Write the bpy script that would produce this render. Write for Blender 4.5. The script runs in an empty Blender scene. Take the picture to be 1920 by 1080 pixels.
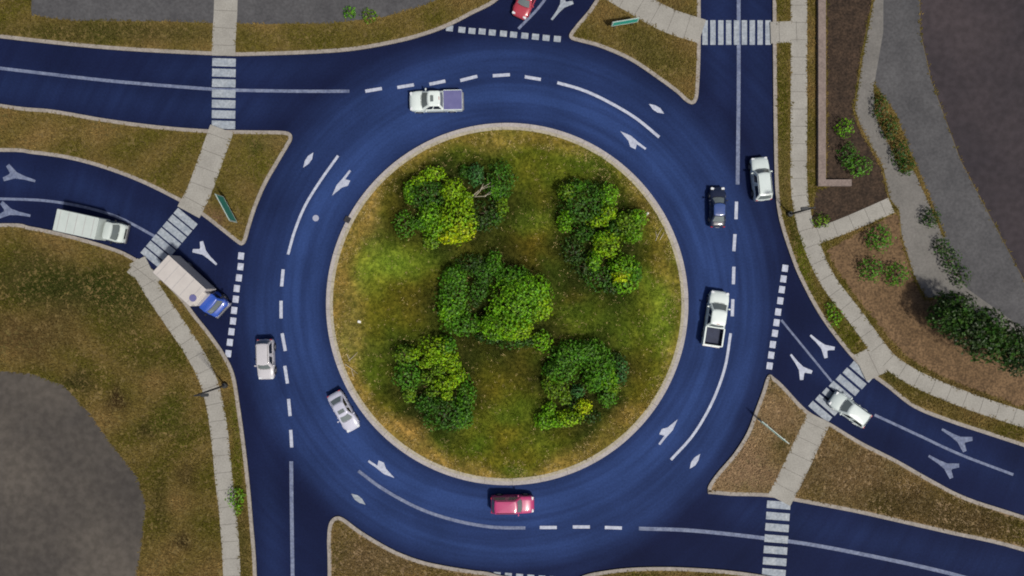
import bpy, bmesh, math, random
import numpy as np
from mathutils import Vector, Matrix
from mathutils.geometry import tessellate_polygon
random.seed(7)
rng = np.random.default_rng(7)
scene = bpy.context.scene
col = scene.collection

# ------------------------------------------------------------------ camera, sky, sun, exposure
H = 70.0                       # flying height of the camera (m)
PPM = 18.0                     # photograph pixels per metre on the ground
cam_data = bpy.data.cameras.new('camera')
cam_data.sensor_width = 36.0
cam_data.lens = 36.0 * H / (1920.0 / PPM)
cam_data.clip_end = 3000.0
cam = bpy.data.objects.new('camera', cam_data)
cam.location = (0, 0, H)
col.objects.link(cam)
scene.camera = cam

SUN_EL, SUN_AZ = math.radians(58), math.radians(140)      # azimuth clockwise from +Y
sdir = Vector((math.sin(SUN_AZ) * math.cos(SUN_EL), math.cos(SUN_AZ) * math.cos(SUN_EL), math.sin(SUN_EL)))
world = bpy.data.worlds.new('World')
scene.world = world
world.use_nodes = True
wn = world.node_tree.nodes
sky = wn.new('ShaderNodeTexSky')
sky.sky_type = 'NISHITA'
sky.sun_disc = False
sky.sun_elevation = SUN_EL
sky.sun_rotation = SUN_AZ
sky.dust_density = 4.0
sky.air_density = 0.7
world.node_tree.links.new(sky.outputs[0], wn['Background'].inputs[0])
wn['Background'].inputs[1].default_value = 0.057
sun_data = bpy.data.lights.new('sun', 'SUN')
sun_data.energy = 2.6
sun_data.angle = math.radians(4.5)
sun_data.color = (1.0, 0.95, 0.86)
sun = bpy.data.objects.new('sun', sun_data)
sun.rotation_euler = sdir.to_track_quat('Z', 'Y').to_euler()
sun.location = (0, 0, 60)
col.objects.link(sun)
vs = scene.view_settings
vs.view_transform = 'Standard'
vs.look = 'None'
vs.gamma = 1
vs.use_curve_mapping = False
vs.exposure = 0.28
scene.cycles.max_bounces = 5
scene.cycles.use_denoising = True
scene.cycles.filter_width = 1.9

# ------------------------------------------------------------------ helpers
def P(px, py, z=0.0):
    """ground point for a photograph pixel (of something standing z metres high)"""
    k = (H - z) / H / PPM
    return ((px - 960.0) * k, (540.0 - py) * k)

def PL(pts):
    return [P(*p) for p in pts]

def tag(o, label=None, cat=None, group=None, kind=None):
    if label: o['label'] = label
    if cat: o['category'] = cat
    if group: o['group'] = group
    if kind: o['kind'] = kind
    return o

def empty(name, loc, rz=0.0):
    o = bpy.data.objects.new(name, None)
    o.empty_display_size = 0.3
    o.location = loc
    o.rotation_euler = (0, 0, rz)
    col.objects.link(o)
    return o

def link_mesh(name, me, mat, parent=None, smooth=False):
    if mat is not None:
        me.materials.append(mat)
    if smooth:
        me.polygons.foreach_set('use_smooth', [True] * len(me.polygons))
        me.set_sharp_from_angle(angle=math.radians(38))
    o = bpy.data.objects.new(name, me)
    col.objects.link(o)
    if parent is not None:
        o.parent = parent
    return o

def mesh(name, verts, faces, mat, parent=None, smooth=False):
    me = bpy.data.meshes.new(name)
    me.from_pydata([tuple(v) for v in verts], [], [tuple(f) for f in faces])
    me.update()
    return link_mesh(name, me, mat, parent, smooth)

class MB:
    """collects simple solids into ONE mesh"""
    def __init__(s):
        s.v, s.f = [], []
    def add(s, v, f):
        n = len(s.v)
        s.v += [tuple(p) for p in v]
        s.f += [tuple(i + n for i in q) for q in f]
    def box(s, c, d, rz=0.0, bev=0.0):
        x, y, z = d[0] / 2, d[1] / 2, d[2] / 2
        ca, sa = math.cos(rz), math.sin(rz)
        if bev <= 0:
            pr = [(-x, -y), (x, -y), (x, y), (-x, y)]
        else:
            b = min(bev, x * .9, y * .9)
            pr = [(-x + b, -y), (x - b, -y), (x, -y + b), (x, y - b), (x - b, y), (-x + b, y), (-x, y - b), (-x, -y + b)]
        n = len(pr)
        lv = [(-z, 1.0), (z, 1.0)]
        if bev > 0:
            lv = [(-z, 1.0), (z - bev * .6, 1.0), (z, 1.0 - bev * .6 / max(x, y))]
        v, f = [], []
        for zz, k in lv:
            for px, py in pr:
                px, py = px * k, py * k
                v.append((c[0] + px * ca - py * sa, c[1] + px * sa + py * ca, c[2] + zz))
        for L in range(len(lv) - 1):
            for i in range(n):
                j = (i + 1) % n
                f.append((L * n + i, L * n + j, (L + 1) * n + j, (L + 1) * n + i))
        f.append(tuple(range(n - 1, -1, -1)))
        f.append(tuple((len(lv) - 1) * n + i for i in range(n)))
        s.add(v, f)
    def tube(s, pts, rad, n=8):
        pts = [Vector(p) for p in pts]
        v, f = [], []
        for i, p in enumerate(pts):
            a = pts[max(i - 1, 0)]
            b = pts[min(i + 1, len(pts) - 1)]
            d = (b - a).normalized()
            q = d.to_track_quat('Z', 'Y')
            r = rad[i] if isinstance(rad, (list, tuple)) else rad
            for k in range(n):
                t = 2 * math.pi * k / n
                v.append(p + q @ Vector((r * math.cos(t), r * math.sin(t), 0)))
        for i in range(len(pts) - 1):
            for k in range(n):
                m = (k + 1) % n
                f.append((i * n + k, i * n + m, (i + 1) * n + m, (i + 1) * n + k))
        f.append(tuple(range(n - 1, -1, -1)))
        f.append(tuple((len(pts) - 1) * n + k for k in range(n)))
        s.add(v, f)
    def cyl(s, c, r, axis, half, n=20):
        a = Vector(axis).normalized()
        c = Vector(c)
        s.tube([c - a * half, c + a * half], r, n)
    def build(s, name, mat, parent=None, smooth=False):
        return mesh(name, s.v, s.f, mat, parent, smooth)

def spline(pts, per=8):
    """Catmull-Rom through 2-D points"""
    p = [np.array(q, float) for q in pts]
    p = [2 * p[0] - p[1]] + p + [2 * p[-1] - p[-2]]
    out = []
    for i in range(1, len(p) - 2):
        for k in range(per):
            t = k / per
            a, b, c, d = p[i - 1], p[i], p[i + 1], p[i + 2]
            out.append(0.5 * ((2 * b) + (-a + c) * t + (2 * a - 5 * b + 4 * c - d) * t * t + (-a + 3 * b - 3 * c + d) * t ** 3))
    out.append(p[-2])
    return [tuple(q) for q in out]

def offset(line, d, closed=False):
    """offset a polyline to its left by d"""
    n = len(line)
    out = []
    for i in range(n):
        a = np.array(line[(i - 1) % n] if closed or i > 0 else line[i])
        b = np.array(line[(i + 1) % n] if closed or i < n - 1 else line[i])
        t = b - a
        t = t / (np.linalg.norm(t) + 1e-9)
        out.append((line[i][0] - t[1] * d, line[i][1] + t[0] * d))
    return out

def area(poly):
    a = 0
    for i in range(len(poly)):
        x0, y0 = poly[i]
        x1, y1 = poly[(i + 1) % len(poly)]
        a += x0 * y1 - x1 * y0
    return a / 2

def slab(name, poly, z0, z1, mat, kind='structure', parent=None):
    """raised sheet with vertical edges"""
    if area(poly) < 0:
        poly = poly[::-1]
    cl = [poly[0]]
    for q in poly[1:]:
        if math.hypot(q[0] - cl[-1][0], q[1] - cl[-1][1]) > .01:
            cl.append(q)
    if math.hypot(cl[0][0] - cl[-1][0], cl[0][1] - cl[-1][1]) < .01:
        cl.pop()
    n = len(cl)
    tris = tessellate_polygon([[Vector((x, y, 0)) for x, y in cl]])
    v = [(x, y, z1) for x, y in cl] + [(x, y, z0) for x, y in cl]
    f = []
    for a, b, c in tris:
        cr = (cl[b][0] - cl[a][0]) * (cl[c][1] - cl[a][1]) - (cl[b][1] - cl[a][1]) * (cl[c][0] - cl[a][0])
        f.append((a, b, c) if cr > 0 else (a, c, b))
    f += [(n + i, n + (i + 1) % n, (i + 1) % n, i) for i in range(n)]
    me = bpy.data.meshes.new(name)
    me.from_pydata(v, [], f)
    me.update()
    o = link_mesh(name, me, mat, parent)
    if kind:
        o['kind'] = kind
    return o

def band_poly(line, w):
    return offset(line, w / 2) + offset(line, -w / 2)[::-1]

def band_mesh(mb, a, b, z0, z1, closed=False):
    """solid strip between polylines a and b"""
    n = len(a)
    v = [(x, y, z1) for x, y in a] + [(x, y, z1) for x, y in b] + [(x, y, z0) for x, y in a] + [(x, y, z0) for x, y in b]
    f = []
    m = n if closed else n - 1
    for i in range(m):
        j = (i + 1) % n
        f += [(i, j, n + j, n + i), (2 * n + i, 2 * n + j, j, i), (n + i, n + j, 3 * n + j, 3 * n + i)]
    mb.add(v, f)

def inside(poly, X, Y):
    r = np.zeros(X.shape, bool)
    n = len(poly)
    j = n - 1
    for i in range(n):
        xi, yi = poly[i]
        xj, yj = poly[j]
        c = ((yi > Y) != (yj > Y)) & (X < (xj - xi) * (Y - yi) / (yj - yi + 1e-12) + xi)
        r ^= c
        j = i
    return r

# ------------------------------------------------------------------ materials
def new_mat(name):
    m = bpy.data.materials.new(name)
    m.use_nodes = True
    nt = m.node_tree
    return m, nt, nt.nodes['Principled BSDF']

def mat(name, c1, c2=None, scale=3.0, rough=0.8, detail=6.0, spec=0.3, metal=0.0, coat=0.0, bump=0.0, fine=None, trans=0.0):
    """two-colour noise material in world-sized object coordinates"""
    m, nt, b = new_mat(name)
    N, L = nt.nodes, nt.links
    b.inputs['Roughness'].default_value = rough
    b.inputs['Specular IOR Level'].default_value = spec
    b.inputs['Metallic'].default_value = metal
    b.inputs['Coat Weight'].default_value = coat
    b.inputs['Coat Roughness'].default_value = 0.08
    if c2 is None:
        c2 = tuple(x * 0.9 for x in c1)
    tc = N.new('ShaderNodeTexCoord')
    no = N.new('ShaderNodeTexNoise')
    no.inputs['Scale'].default_value = scale
    no.inputs['Detail'].default_value = detail
    no.inputs['Roughness'].default_value = 0.65
    L.new(tc.outputs['Object'], no.inputs['Vector'])
    cr = N.new('ShaderNodeValToRGB')
    cr.color_ramp.elements[0].position = 0.32
    cr.color_ramp.elements[1].position = 0.68
    cr.color_ramp.elements[0].color = (*c1, 1)
    cr.color_ramp.elements[1].color = (*c2, 1)
    L.new(no.outputs['Fac'], cr.inputs['Fac'])
    out = cr.outputs['Color']
    if fine:
        n2 = N.new('ShaderNodeTexNoise')
        n2.inputs['Scale'].default_value = fine[0]
        n2.inputs['Detail'].default_value = 4
        L.new(tc.outputs['Object'], n2.inputs['Vector'])
        mx = N.new('ShaderNodeMix')
        mx.data_type = 'RGBA'
        mx.blend_type = 'MULTIPLY'
        mx.inputs['Factor'].default_value = fine[1]
        r2 = N.new('ShaderNodeValToRGB')
        r2.color_ramp.elements[0].position = 0.35
        r2.color_ramp.elements[1].position = 0.65
        r2.color_ramp.elements[0].color = (.35, .35, .35, 1)
        r2.color_ramp.elements[1].color = (1.4, 1.4, 1.4, 1)
        L.new(n2.outputs['Fac'], r2.inputs['Fac'])
        L.new(out, mx.inputs['A'])
        L.new(r2.outputs['Color'], mx.inputs['B'])
        out = mx.outputs['Result']
    L.new(out, b.inputs['Base Color'])
    if bump:
        bp = N.new('ShaderNodeBump')
        bp.inputs['Strength'].default_value = bump
        bp.inputs['Distance'].default_value = 0.03
        L.new(no.outputs['Fac'], bp.inputs['Height'])
        L.new(bp.outputs['Normal'], b.inputs['Normal'])
    return m

def attr_mat(name, attr, rough=0.6, spec=0.3, trans=0.0, noise=None):
    """material whose colour is the mesh's own colour attribute (leaf and blade colours)"""
    m, nt, b = new_mat(name)
    N, L = nt.nodes, nt.links
    a = N.new('ShaderNodeAttribute')
    a.attribute_name = attr
    b.inputs['Roughness'].default_value = rough
    b.inputs['Specular IOR Level'].default_value = spec
    out = a.outputs['Color']
    if noise:
        tc = N.new('ShaderNodeTexCoord')
        for sc, lo, hi in noise:
            n2 = N.new('ShaderNodeTexNoise')
            n2.inputs['Scale'].default_value = sc
            n2.inputs['Detail'].default_value = 5
            L.new(tc.outputs['Object'], n2.inputs['Vector'])
            r2 = N.new('ShaderNodeValToRGB')
            r2.color_ramp.elements[0].position = 0.33
            r2.color_ramp.elements[1].position = 0.67
            r2.color_ramp.elements[0].color = (*lo, 1)
            r2.color_ramp.elements[1].color = (*hi, 1)
            L.new(n2.outputs['Fac'], r2.inputs['Fac'])
            mx = N.new('ShaderNodeMix')
            mx.data_type = 'RGBA'
            mx.blend_type = 'MULTIPLY'
            mx.inputs['Factor'].default_value = 1.0
            L.new(out, mx.inputs['A'])
            L.new(r2.outputs['Color'], mx.inputs['B'])
            out = mx.outputs['Result']
    L.new(out, b.inputs['Base Color'])
    if trans > 0:
        tr = N.new('ShaderNodeBsdfTranslucent')
        ms = N.new('ShaderNodeMixShader')
        ms.inputs['Fac'].default_value = trans
        L.new(out, tr.inputs['Color'])
        L.new(b.outputs[0], ms.inputs[1])
        L.new(tr.outputs[0], ms.inputs[2])
        L.new(ms.outputs[0], N['Material Output'].inputs['Surface'])
    return m

M = {}
M['ground'] = mat('dry ground', (.050, .042, .018), (.085, .066, .030), .15, .95)
M['verge'] = mat('dry verge grass', (.090, .076, .018), (.185, .130, .048), .22, .95, fine=(2.6, .5))
M['soil_verge'] = mat('pinkish dry soil and grass', (.130, .100, .042), (.27, .185, .105), .3, .95, fine=(2.2, .5))
M['kerb'] = mat('kerb concrete', (.34, .315, .305), (.43, .40, .39), 1.2, .85, fine=(6, .25))
M['apron'] = mat('beige kerb top', (.33, .30, .235), (.42, .385, .30), 1.5, .85, fine=(5, .3))
M['old_kerb'] = mat('weathered kerb', (.25, .225, .20), (.34, .31, .28), 1.2, .85, fine=(6, .3))
M['path'] = mat('footpath concrete', (.275, .265, .24), (.345, .335, .305), .5, .85, fine=(7, .2))
M['plaza'] = mat('plaza concrete', (.135, .13, .122), (.19, .182, .17), .35, .85, fine=(5, .2))
M['drive'] = mat('grey driveway', (.062, .062, .067), (.095, .095, .10), .3, .85, fine=(4, .3))
M['lot'] = mat('purplish car park asphalt', (.027, .023, .029), (.054, .043, .048), .05, .9, fine=(1.4, .3))
M['lot_grey'] = mat('grey car park asphalt', (.050, .045, .042), (.105, .092, .078), .06, .9, fine=(1.4, .3))
M['blue_strip'] = mat('dark asphalt strip', (.040, .041, .056), (.055, .056, .072), .4, .9)
M['mulch'] = mat('bark mulch', (.030, .020, .014), (.062, .040, .026), .8, .95, fine=(5, .8))
M['tan_mulch'] = mat('tan wood mulch', (.110, .068, .034), (.175, .110, .058), .5, .95, fine=(5, .7))
M['paint'] = mat('road paint', (.36, .39, .50), (.52, .56, .66), 1.5, .7, fine=(4, .22))
M['old_paint'] = mat('worn road paint', (.10, .125, .22), (.20, .235, .34), 1.2, .75, fine=(4, .35))
M['bar_paint'] = mat('crossing paint', (.24, .28, .34), (.38, .42, .46), 1.2, .75, fine=(4, .3))
M['iron'] = mat('cast iron cover', (.30, .32, .42), (.38, .40, .50), 9, .6)
M['dark_iron'] = mat('dark iron', (.02, .02, .024), (.04, .04, .045), 9, .6)
M['bark'] = mat('bark', (.10, .075, .05), (.17, .13, .09), 6, .9)
M['dead_wood'] = mat('bleached dead wood', (.40, .35, .26), (.55, .50, .40), 5, .9)
M['pole'] = mat('dark lamp pole', (.03, .033, .035), (.045, .048, .05), 5, .4, spec=.5)
M['sign_green'] = mat('green sign sheet', (.03, .36, .28), (.04, .40, .32), 2, .4, spec=.5)
M['sign_white'] = mat('white sign sheet', (.62, .66, .64), (.70, .74, .72), 2, .4, spec=.5)
M['sign_back'] = mat('galvanised sign back', (.40, .46, .44), (.50, .56, .54), 3, .5, spec=.5)
M['steel'] = mat('galvanised post', (.25, .26, .26), (.32, .33, .33), 6, .5, metal=.6)
M['wall'] = mat('pinkish garden wall', (.19, .15, .135), (.25, .20, .18), 1.2, .85, fine=(6, .3))
M['glass'] = mat('car glass', (.14, .165, .165), (.16, .19, .19), 1, .06, spec=.9, coat=.4)  # pale base carries the reflected sky in its colour
M['dark_glass'] = mat('dark car glass', (.012, .016, .018), (.018, .022, .025), 1, .06, spec=.7)
M['tyre'] = mat('tyre rubber', (.015, .015, .016), (.025, .025, .026), 8, .85)
M['rim'] = mat('alloy rim', (.35, .35, .36), (.45, .45, .46), 4, .35, metal=.8)
M['lamp_clear'] = mat('clear headlight', (.65, .68, .72), (.75, .78, .80), 4, .1, spec=.8)
M['lamp_red'] = mat('red tail light', (.35, .01, .012), (.45, .015, .02), 4, .15, spec=.7)
M['trim'] = mat('black car trim', (.015, .016, .018), (.025, .026, .028), 6, .5)
M['plate'] = mat('number plate', (.55, .56, .55), (.6, .6, .6), 6, .5)
M['bed_liner'] = mat('dark bed liner', (.016, .022, .050), (.030, .040, .085), 1.5, .6)
M['bed_cover'] = mat('grey blue soft bed cover', (.115, .115, .27), (.145, .145, .31), 1.5, .7)
M['litter'] = mat('white paper', (.7, .7, .66), (.8, .8, .77), 9, .8)
def car_paint(name, c):
    return mat(name, c, tuple(x * .93 for x in c), .7, .32, spec=.5, coat=.6)
M['white'] = car_paint('white car paint', (.72, .80, .78))
M['white_warm'] = car_paint('cool white car paint', (.62, .70, .69))
M['silver'] = car_paint('lilac silver car paint', (.50, .51, .62))
M['beige'] = car_paint('pale silver car paint', (.52, .51, .54))
M['black'] = car_paint('blue black car paint', (.012, .018, .045))
M['roof_sheen'] = car_paint('roof paint with sky sheen', (.045, .085, .26))  # blue sky reflection put into the black car's roof colour
M['pink'] = car_paint('crimson pink car paint', (.46, .045, .16))
M['red'] = car_paint('red car paint', (.40, .045, .07))
M['blue'] = car_paint('blue truck cab paint', (.028, .085, .42))
M['van_white'] = mat('greyed white van paint', (.46, .52, .50), (.52, .58, .56), .8, .5)  # white toned down evenly to a light grey
M['box'] = mat('off white truck box', (.47, .44, .42), (.53, .50, .475), 1.2, .6)
M['box_side'] = mat('truck box side', (.34, .33, .33), (.38, .37, .37), 1.2, .6)
M['leaf'] = attr_mat('shrub leaves', 'leaf_colour', rough=.45, spec=.25, trans=.22)
M['blade'] = attr_mat('grass blades', 'leaf_colour', rough=.8, spec=.0, trans=.25)
M['island'] = attr_mat('island turf', 'leaf_colour', rough=.95, spec=.0,
                       noise=[(.45, (.66, .74, .66), (1.30, 1.20, 1.2)), (2.6, (.48, .52, .5), (1.5, 1.42, 1.4))])

# asphalt: darker untrafficked surface with some vignette darkening painted in, paler polished tracks (mesh attribute "wear"), streaks along the wheel paths
ICX, ICY = P(951, 570)
def asphalt():
    m, nt, b = new_mat('blue asphalt')
    N, L = nt.nodes, nt.links
    b.inputs['Roughness'].default_value = .82
    b.inputs['Specular IOR Level'].default_value = .08
    tc = N.new('ShaderNodeTexCoord')
    at = N.new('ShaderNodeAttribute')
    at.attribute_name = 'wear'
    sub = N.new('ShaderNodeVectorMath')
    sub.operation = 'SUBTRACT'
    sub.inputs[1].default_value = (ICX, ICY, 0)
    L.new(tc.outputs['Object'], sub.inputs[0])
    ln = N.new('ShaderNodeVectorMath')
    ln.operation = 'LENGTH'
    L.new(sub.outputs['Vector'], ln.inputs[0])
    nrm = N.new('ShaderNodeVectorMath')
    nrm.operation = 'NORMALIZE'
    L.new(sub.outputs['Vector'], nrm.inputs[0])
    sc = N.new('ShaderNodeVectorMath')
    sc.operation = 'SCALE'
    sc.inputs['Scale'].default_value = 1.1
    L.new(nrm.outputs['Vector'], sc.inputs[0])
    cb = N.new('ShaderNodeCombineXYZ')
    L.new(ln.outputs['Value'], cb.inputs['Z'])
    ad = N.new('ShaderNodeVectorMath')
    ad.operation = 'ADD'
    L.new(sc.outputs['Vector'], ad.inputs[0])
    L.new(cb.outputs['Vector'], ad.inputs[1])
    st = N.new('ShaderNodeTexNoise')
    st.inputs['Scale'].default_value = 1.3
    st.inputs['Detail'].default_value = 3
    L.new(ad.outputs['Vector'], st.inputs['Vector'])
    bl = N.new('ShaderNodeTexNoise')
    bl.inputs['Scale'].default_value = .16
    bl.inputs['Detail'].default_value = 5
    L.new(tc.outputs['Object'], bl.inputs['Vector'])
    fi = N.new('ShaderNodeTexNoise')
    fi.inputs['Scale'].default_value = 5
    fi.inputs['Detail'].default_value = 5
    L.new(tc.outputs['Object'], fi.inputs['Vector'])
    def mr(src, a, c):
        r = N.new('ShaderNodeMapRange')
        r.inputs['From Min'].default_value = .3
        r.inputs['From Max'].default_value = .7
        r.inputs['To Min'].default_value = a
        r.inputs['To Max'].default_value = c
        L.new(src, r.inputs['Value'])
        return r.outputs['Result']
    def mul(a, c):
        k = N.new('ShaderNodeMath')
        k.operation = 'MULTIPLY'
        L.new(a, k.inputs[0])
        L.new(c, k.inputs[1])
        return k.outputs[0]
    w = mul(at.outputs['Fac'], mr(st.outputs['Fac'], .62, 1.2))
    mx = N.new('ShaderNodeMix')
    mx.data_type = 'RGBA'
    mx.inputs['A'].default_value = (.0062, .0095, .038, 1)
    mx.inputs['B'].default_value = (.026, .053, .168, 1)
    mx.clamp_factor = True
    L.new(w, mx.inputs['Factor'])
    vv = mul(mr(bl.outputs['Fac'], .82, 1.15), mr(fi.outputs['Fac'], .86, 1.14))
    sv = N.new('ShaderNodeVectorMath')
    sv.operation = 'SCALE'
    L.new(mx.outputs['Result'], sv.inputs[0])
    L.new(vv, sv.inputs['Scale'])
    L.new(sv.outputs['Vector'], b.inputs['Base Color'])
    return m
M['asphalt'] = asphalt()

# ------------------------------------------------------------------ ground and road
g = mesh('ground', [(-900, -900, -.06), (900, -900, -.06), (900, 900, -.06), (-900, 900, -.06)], [(0, 1, 2, 3)], M['ground'])
g['kind'] = 'structure'

def ring_px(r, a0=0, a1=360, n=90, c=(951, 570)):
    return [(c[0] + r * math.cos(math.radians(a0 + (a1 - a0) * i / n)), c[1] - r * math.sin(math.radians(a0 + (a1 - a0) * i / n))) for i in range(n + 1)]

lanes = [   # driven lines (px), half width of the worn band (m), strength
    (ring_px(384), 1.5, 1.0),
    (ring_px(468, 205, 330), 1.4, .55), (ring_px(468, 20, 150), 1.4, .35), (ring_px(455, 330, 380), 1.3, .5),
    ([(300, 135), (650, 130), (800, 120)], 1.2, .25), ([(-40, 155), (400, 205), (640, 200), (780, 200)], 1.4, .30),
    ([(0, 330), (150, 350), (330, 440), (450, 540), (520, 700)], 1.2, .25),
    ([(510, 560), (500, 800), (515, 1100)], 1.2, .35), ([(600, 760), (660, 880), (760, 960)], 1.6, .4),
    ([(1415, 700), (1420, 400), (1418, -20)], 1.2, .25), ([(1330, 560), (1345, 300), (1350, -20)], 1.2, .30),
    ([(1900, 900), (1640, 760), (1500, 660), (1400, 520)], 1.2, .25), ([(1250, 900), (1400, 960), (1900, 1070)], 1.3, .25),
    ([(1010, 0), (960, 90), (860, 150)], 1.2, .2),
]
def build_road():
    nx, ny = 250, 150
    xs = np.linspace(-75, 75, nx)
    ys = np.linspace(-45, 45, ny)
    X, Y = np.meshgrid(xs, ys)
    wear = np.zeros(X.shape)
    for pts, hw, st in lanes:
        ln = np.array(PL(pts))
        d = np.full(X.shape, 1e9)
        for i in range(len(ln) - 1):
            a, b = ln[i], ln[i + 1]
            ab = b - a
            t = np.clip(((X - a[0]) * ab[0] + (Y - a[1]) * ab[1]) / (ab @ ab), 0, 1)
            d = np.minimum(d, np.hypot(X - a[0] - t * ab[0], Y - a[1] - t * ab[1]))
        wear = np.maximum(wear, st * np.exp(-(d / hw) ** 2 * .7))
    R = np.hypot(X - ICX, Y - ICY)
    base = .08 + .28 * np.clip((29.0 + .6 * np.sin(3 * np.arctan2(Y - ICY, X - ICX)) - R) / .5, 0, 1) + .16 * np.exp(-((R - 23.2) / 3.0) ** 2)          # the circulating carriageway is driven all over
    wear = np.clip(base + wear * .62, 0, 1)
    wear *= 1 - .55 * np.clip((R - 26.0) / 2.2, 0, 1) * np.clip((33 - R) / 3, 0, 1)   # gutters outside the circle keep their dark seal
    verts = np.stack([X.ravel(), Y.ravel(), np.zeros(nx * ny)], 1)
    idx = np.arange(nx * ny).reshape(ny, nx)
    q = np.stack([idx[:-1, :-1], idx[:-1, 1:], idx[1:, 1:], idx[1:, :-1]], -1).reshape(-1, 4)
    me = bpy.data.meshes.new('road')
    me.from_pydata(verts.tolist(), [], q.tolist())
    a = me.attributes.new('wear', 'FLOAT', 'POINT')
    a.data.foreach_set('value', wear.ravel().astype(np.float32))
    o = link_mesh('road', me, M['asphalt'])
    o['kind'] = 'structure'
build_road()

# ------------------------------------------------------------------ verges, kerbs
VZ = .11
verges = []        # (polygon, colour set) for the grass
def verge(edge_px, rest_px, m, per=6, kerb='old_kerb', kw=.38, flip=1, name='verge'):
    edge = spline(PL(edge_px), per)
    poly = edge + PL(rest_px)
    slab(name, poly, -.05, VZ, m)
    sgn = 1 if area(poly) > 0 else -1
    mb = MB()
    inner = offset(edge, sgn * kw, closed=not rest_px)
    band_mesh(mb, edge, inner, -.05, VZ + .02, closed=not rest_px)
    o = mb.build('kerb', M[kerb])
    o['kind'] = 'structure'
    verges.append(offset(inner, sgn * .12, closed=not rest_px) + PL(rest_px))
    return poly

vNW = verge([(-300, 10), (-60, 62), (0, 72), (200, 93), (395, 104), (480, 105), (640, 98), (740, 82), (800, 66), (842, 50), (885, 28), (935, 0), (985, -60)], [(985, -200), (-300, -200)], M['verge'])
vW = verge([(-300, 140), (0, 195), (100, 206), (200, 223), (300, 236), (390, 243), (470, 245), (530, 246), (546, 251), (548, 262), (540, 277), (520, 311), (500, 346), (482, 388), (470, 425), (462, 452), (454, 460), (444, 455), (425, 440), (380, 405), (340, 380), (270, 345), (200, 318), (130, 299), (60, 289), (0, 285), (-300, 290)], [], M['verge'], per=5)
vSW = verge([(-300, 430), (0, 419), (60, 425), (130, 440), (200, 460), (245, 478), (300, 515), (340, 553), (368, 590), (398, 628), (425, 668), (441, 705), (451, 765), (460, 830), (468, 900), (475, 980), (482, 1080), (486, 1300)], [(-300, 1300)], M['verge'])
vS = verge([(612, 1300), (615, 1080), (614, 1010), (618, 980), (630, 968), (645, 971), (668, 988), (692, 1004), (740, 1031), (790, 1050), (840, 1061), (883, 1068), (930, 1076), (1000, 1110), (1100, 1300)], [], M['soil_verge'], per=6)
vSE2 = verge([(1020, 1120), (1085, 1082), (1130, 1070), (1200, 1063), (1300, 1064), (1420, 1076), (1600, 1112), (1920, 1190)], [(1920, 1300), (1020, 1300)], M['verge'])
vSE = verge([(1327, 925), (1328, 910), (1345, 885), (1375, 850), (1400, 810), (1415, 770), (1428, 735), (1436, 710), (1443, 702), (1452, 708), (1468, 722), (1513, 769), (1557, 793), (1613, 827), (1680, 861), (1747, 899), (1813, 932), (1920, 967), (2200, 1060), (2200, 1130), (1920, 1034), (1780, 1001), (1697, 982), (1613, 963), (1547, 950), (1487, 939), (1437, 931), (1370, 929)], [], M['soil_verge'], per=5)
vE = verge([(1448, -200), (1448, 0), (1449, 150), (1451, 300), (1454, 370), (1461, 415), (1478, 470), (1498, 521), (1533, 587), (1573, 643), (1615, 690), (1663, 727), (1713, 765), (1780, 792), (1847, 814), (1920, 838), (2200, 930)], [(2200, -200)], M['verge'])
vN = verge([(1312, -200), (1313, 0), (1313, 90), (1310, 165), (1306, 189), (1297, 196), (1284, 190), (1268, 175), (1230, 147), (1180, 114), (1125, 90), (1085, 79), (1070, 74), (1068, 64), (1082, 45), (1110, 10), (1125, -30), (1160, -200)], [], M['verge'], per=6)

# the central island: low mound with its double kerb
R0 = 339 / PPM
def build_island():
    nr, na = 90, 220
    rs = np.linspace(0, R0 - .70, nr)
    th = np.linspace(0, 2 * math.pi, na, endpoint=False)
    RR, TT = np.meshgrid(rs, th, indexing='ij')
    X, Y = ICX + RR * np.cos(TT), ICY + RR * np.sin(TT)
    Z = .13 + .35 * (1 - (RR / R0) ** 2)
    v = np.stack([X, Y, Z], -1).reshape(-1, 3)
    f = []
    for i in range(nr - 1):
        for k in range(na):
            m_ = (k + 1) % na
            f.append((i * na + k, (i + 1) * na + k, (i + 1) * na + m_, i * na + m_))
    me = bpy.data.meshes.new('island')
    me.from_pydata(v.tolist(), [], f)
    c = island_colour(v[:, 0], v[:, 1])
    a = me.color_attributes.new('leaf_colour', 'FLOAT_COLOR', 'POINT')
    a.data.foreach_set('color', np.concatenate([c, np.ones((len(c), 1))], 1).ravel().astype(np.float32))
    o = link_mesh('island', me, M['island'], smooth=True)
    o['kind'] = 'structure'

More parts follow.
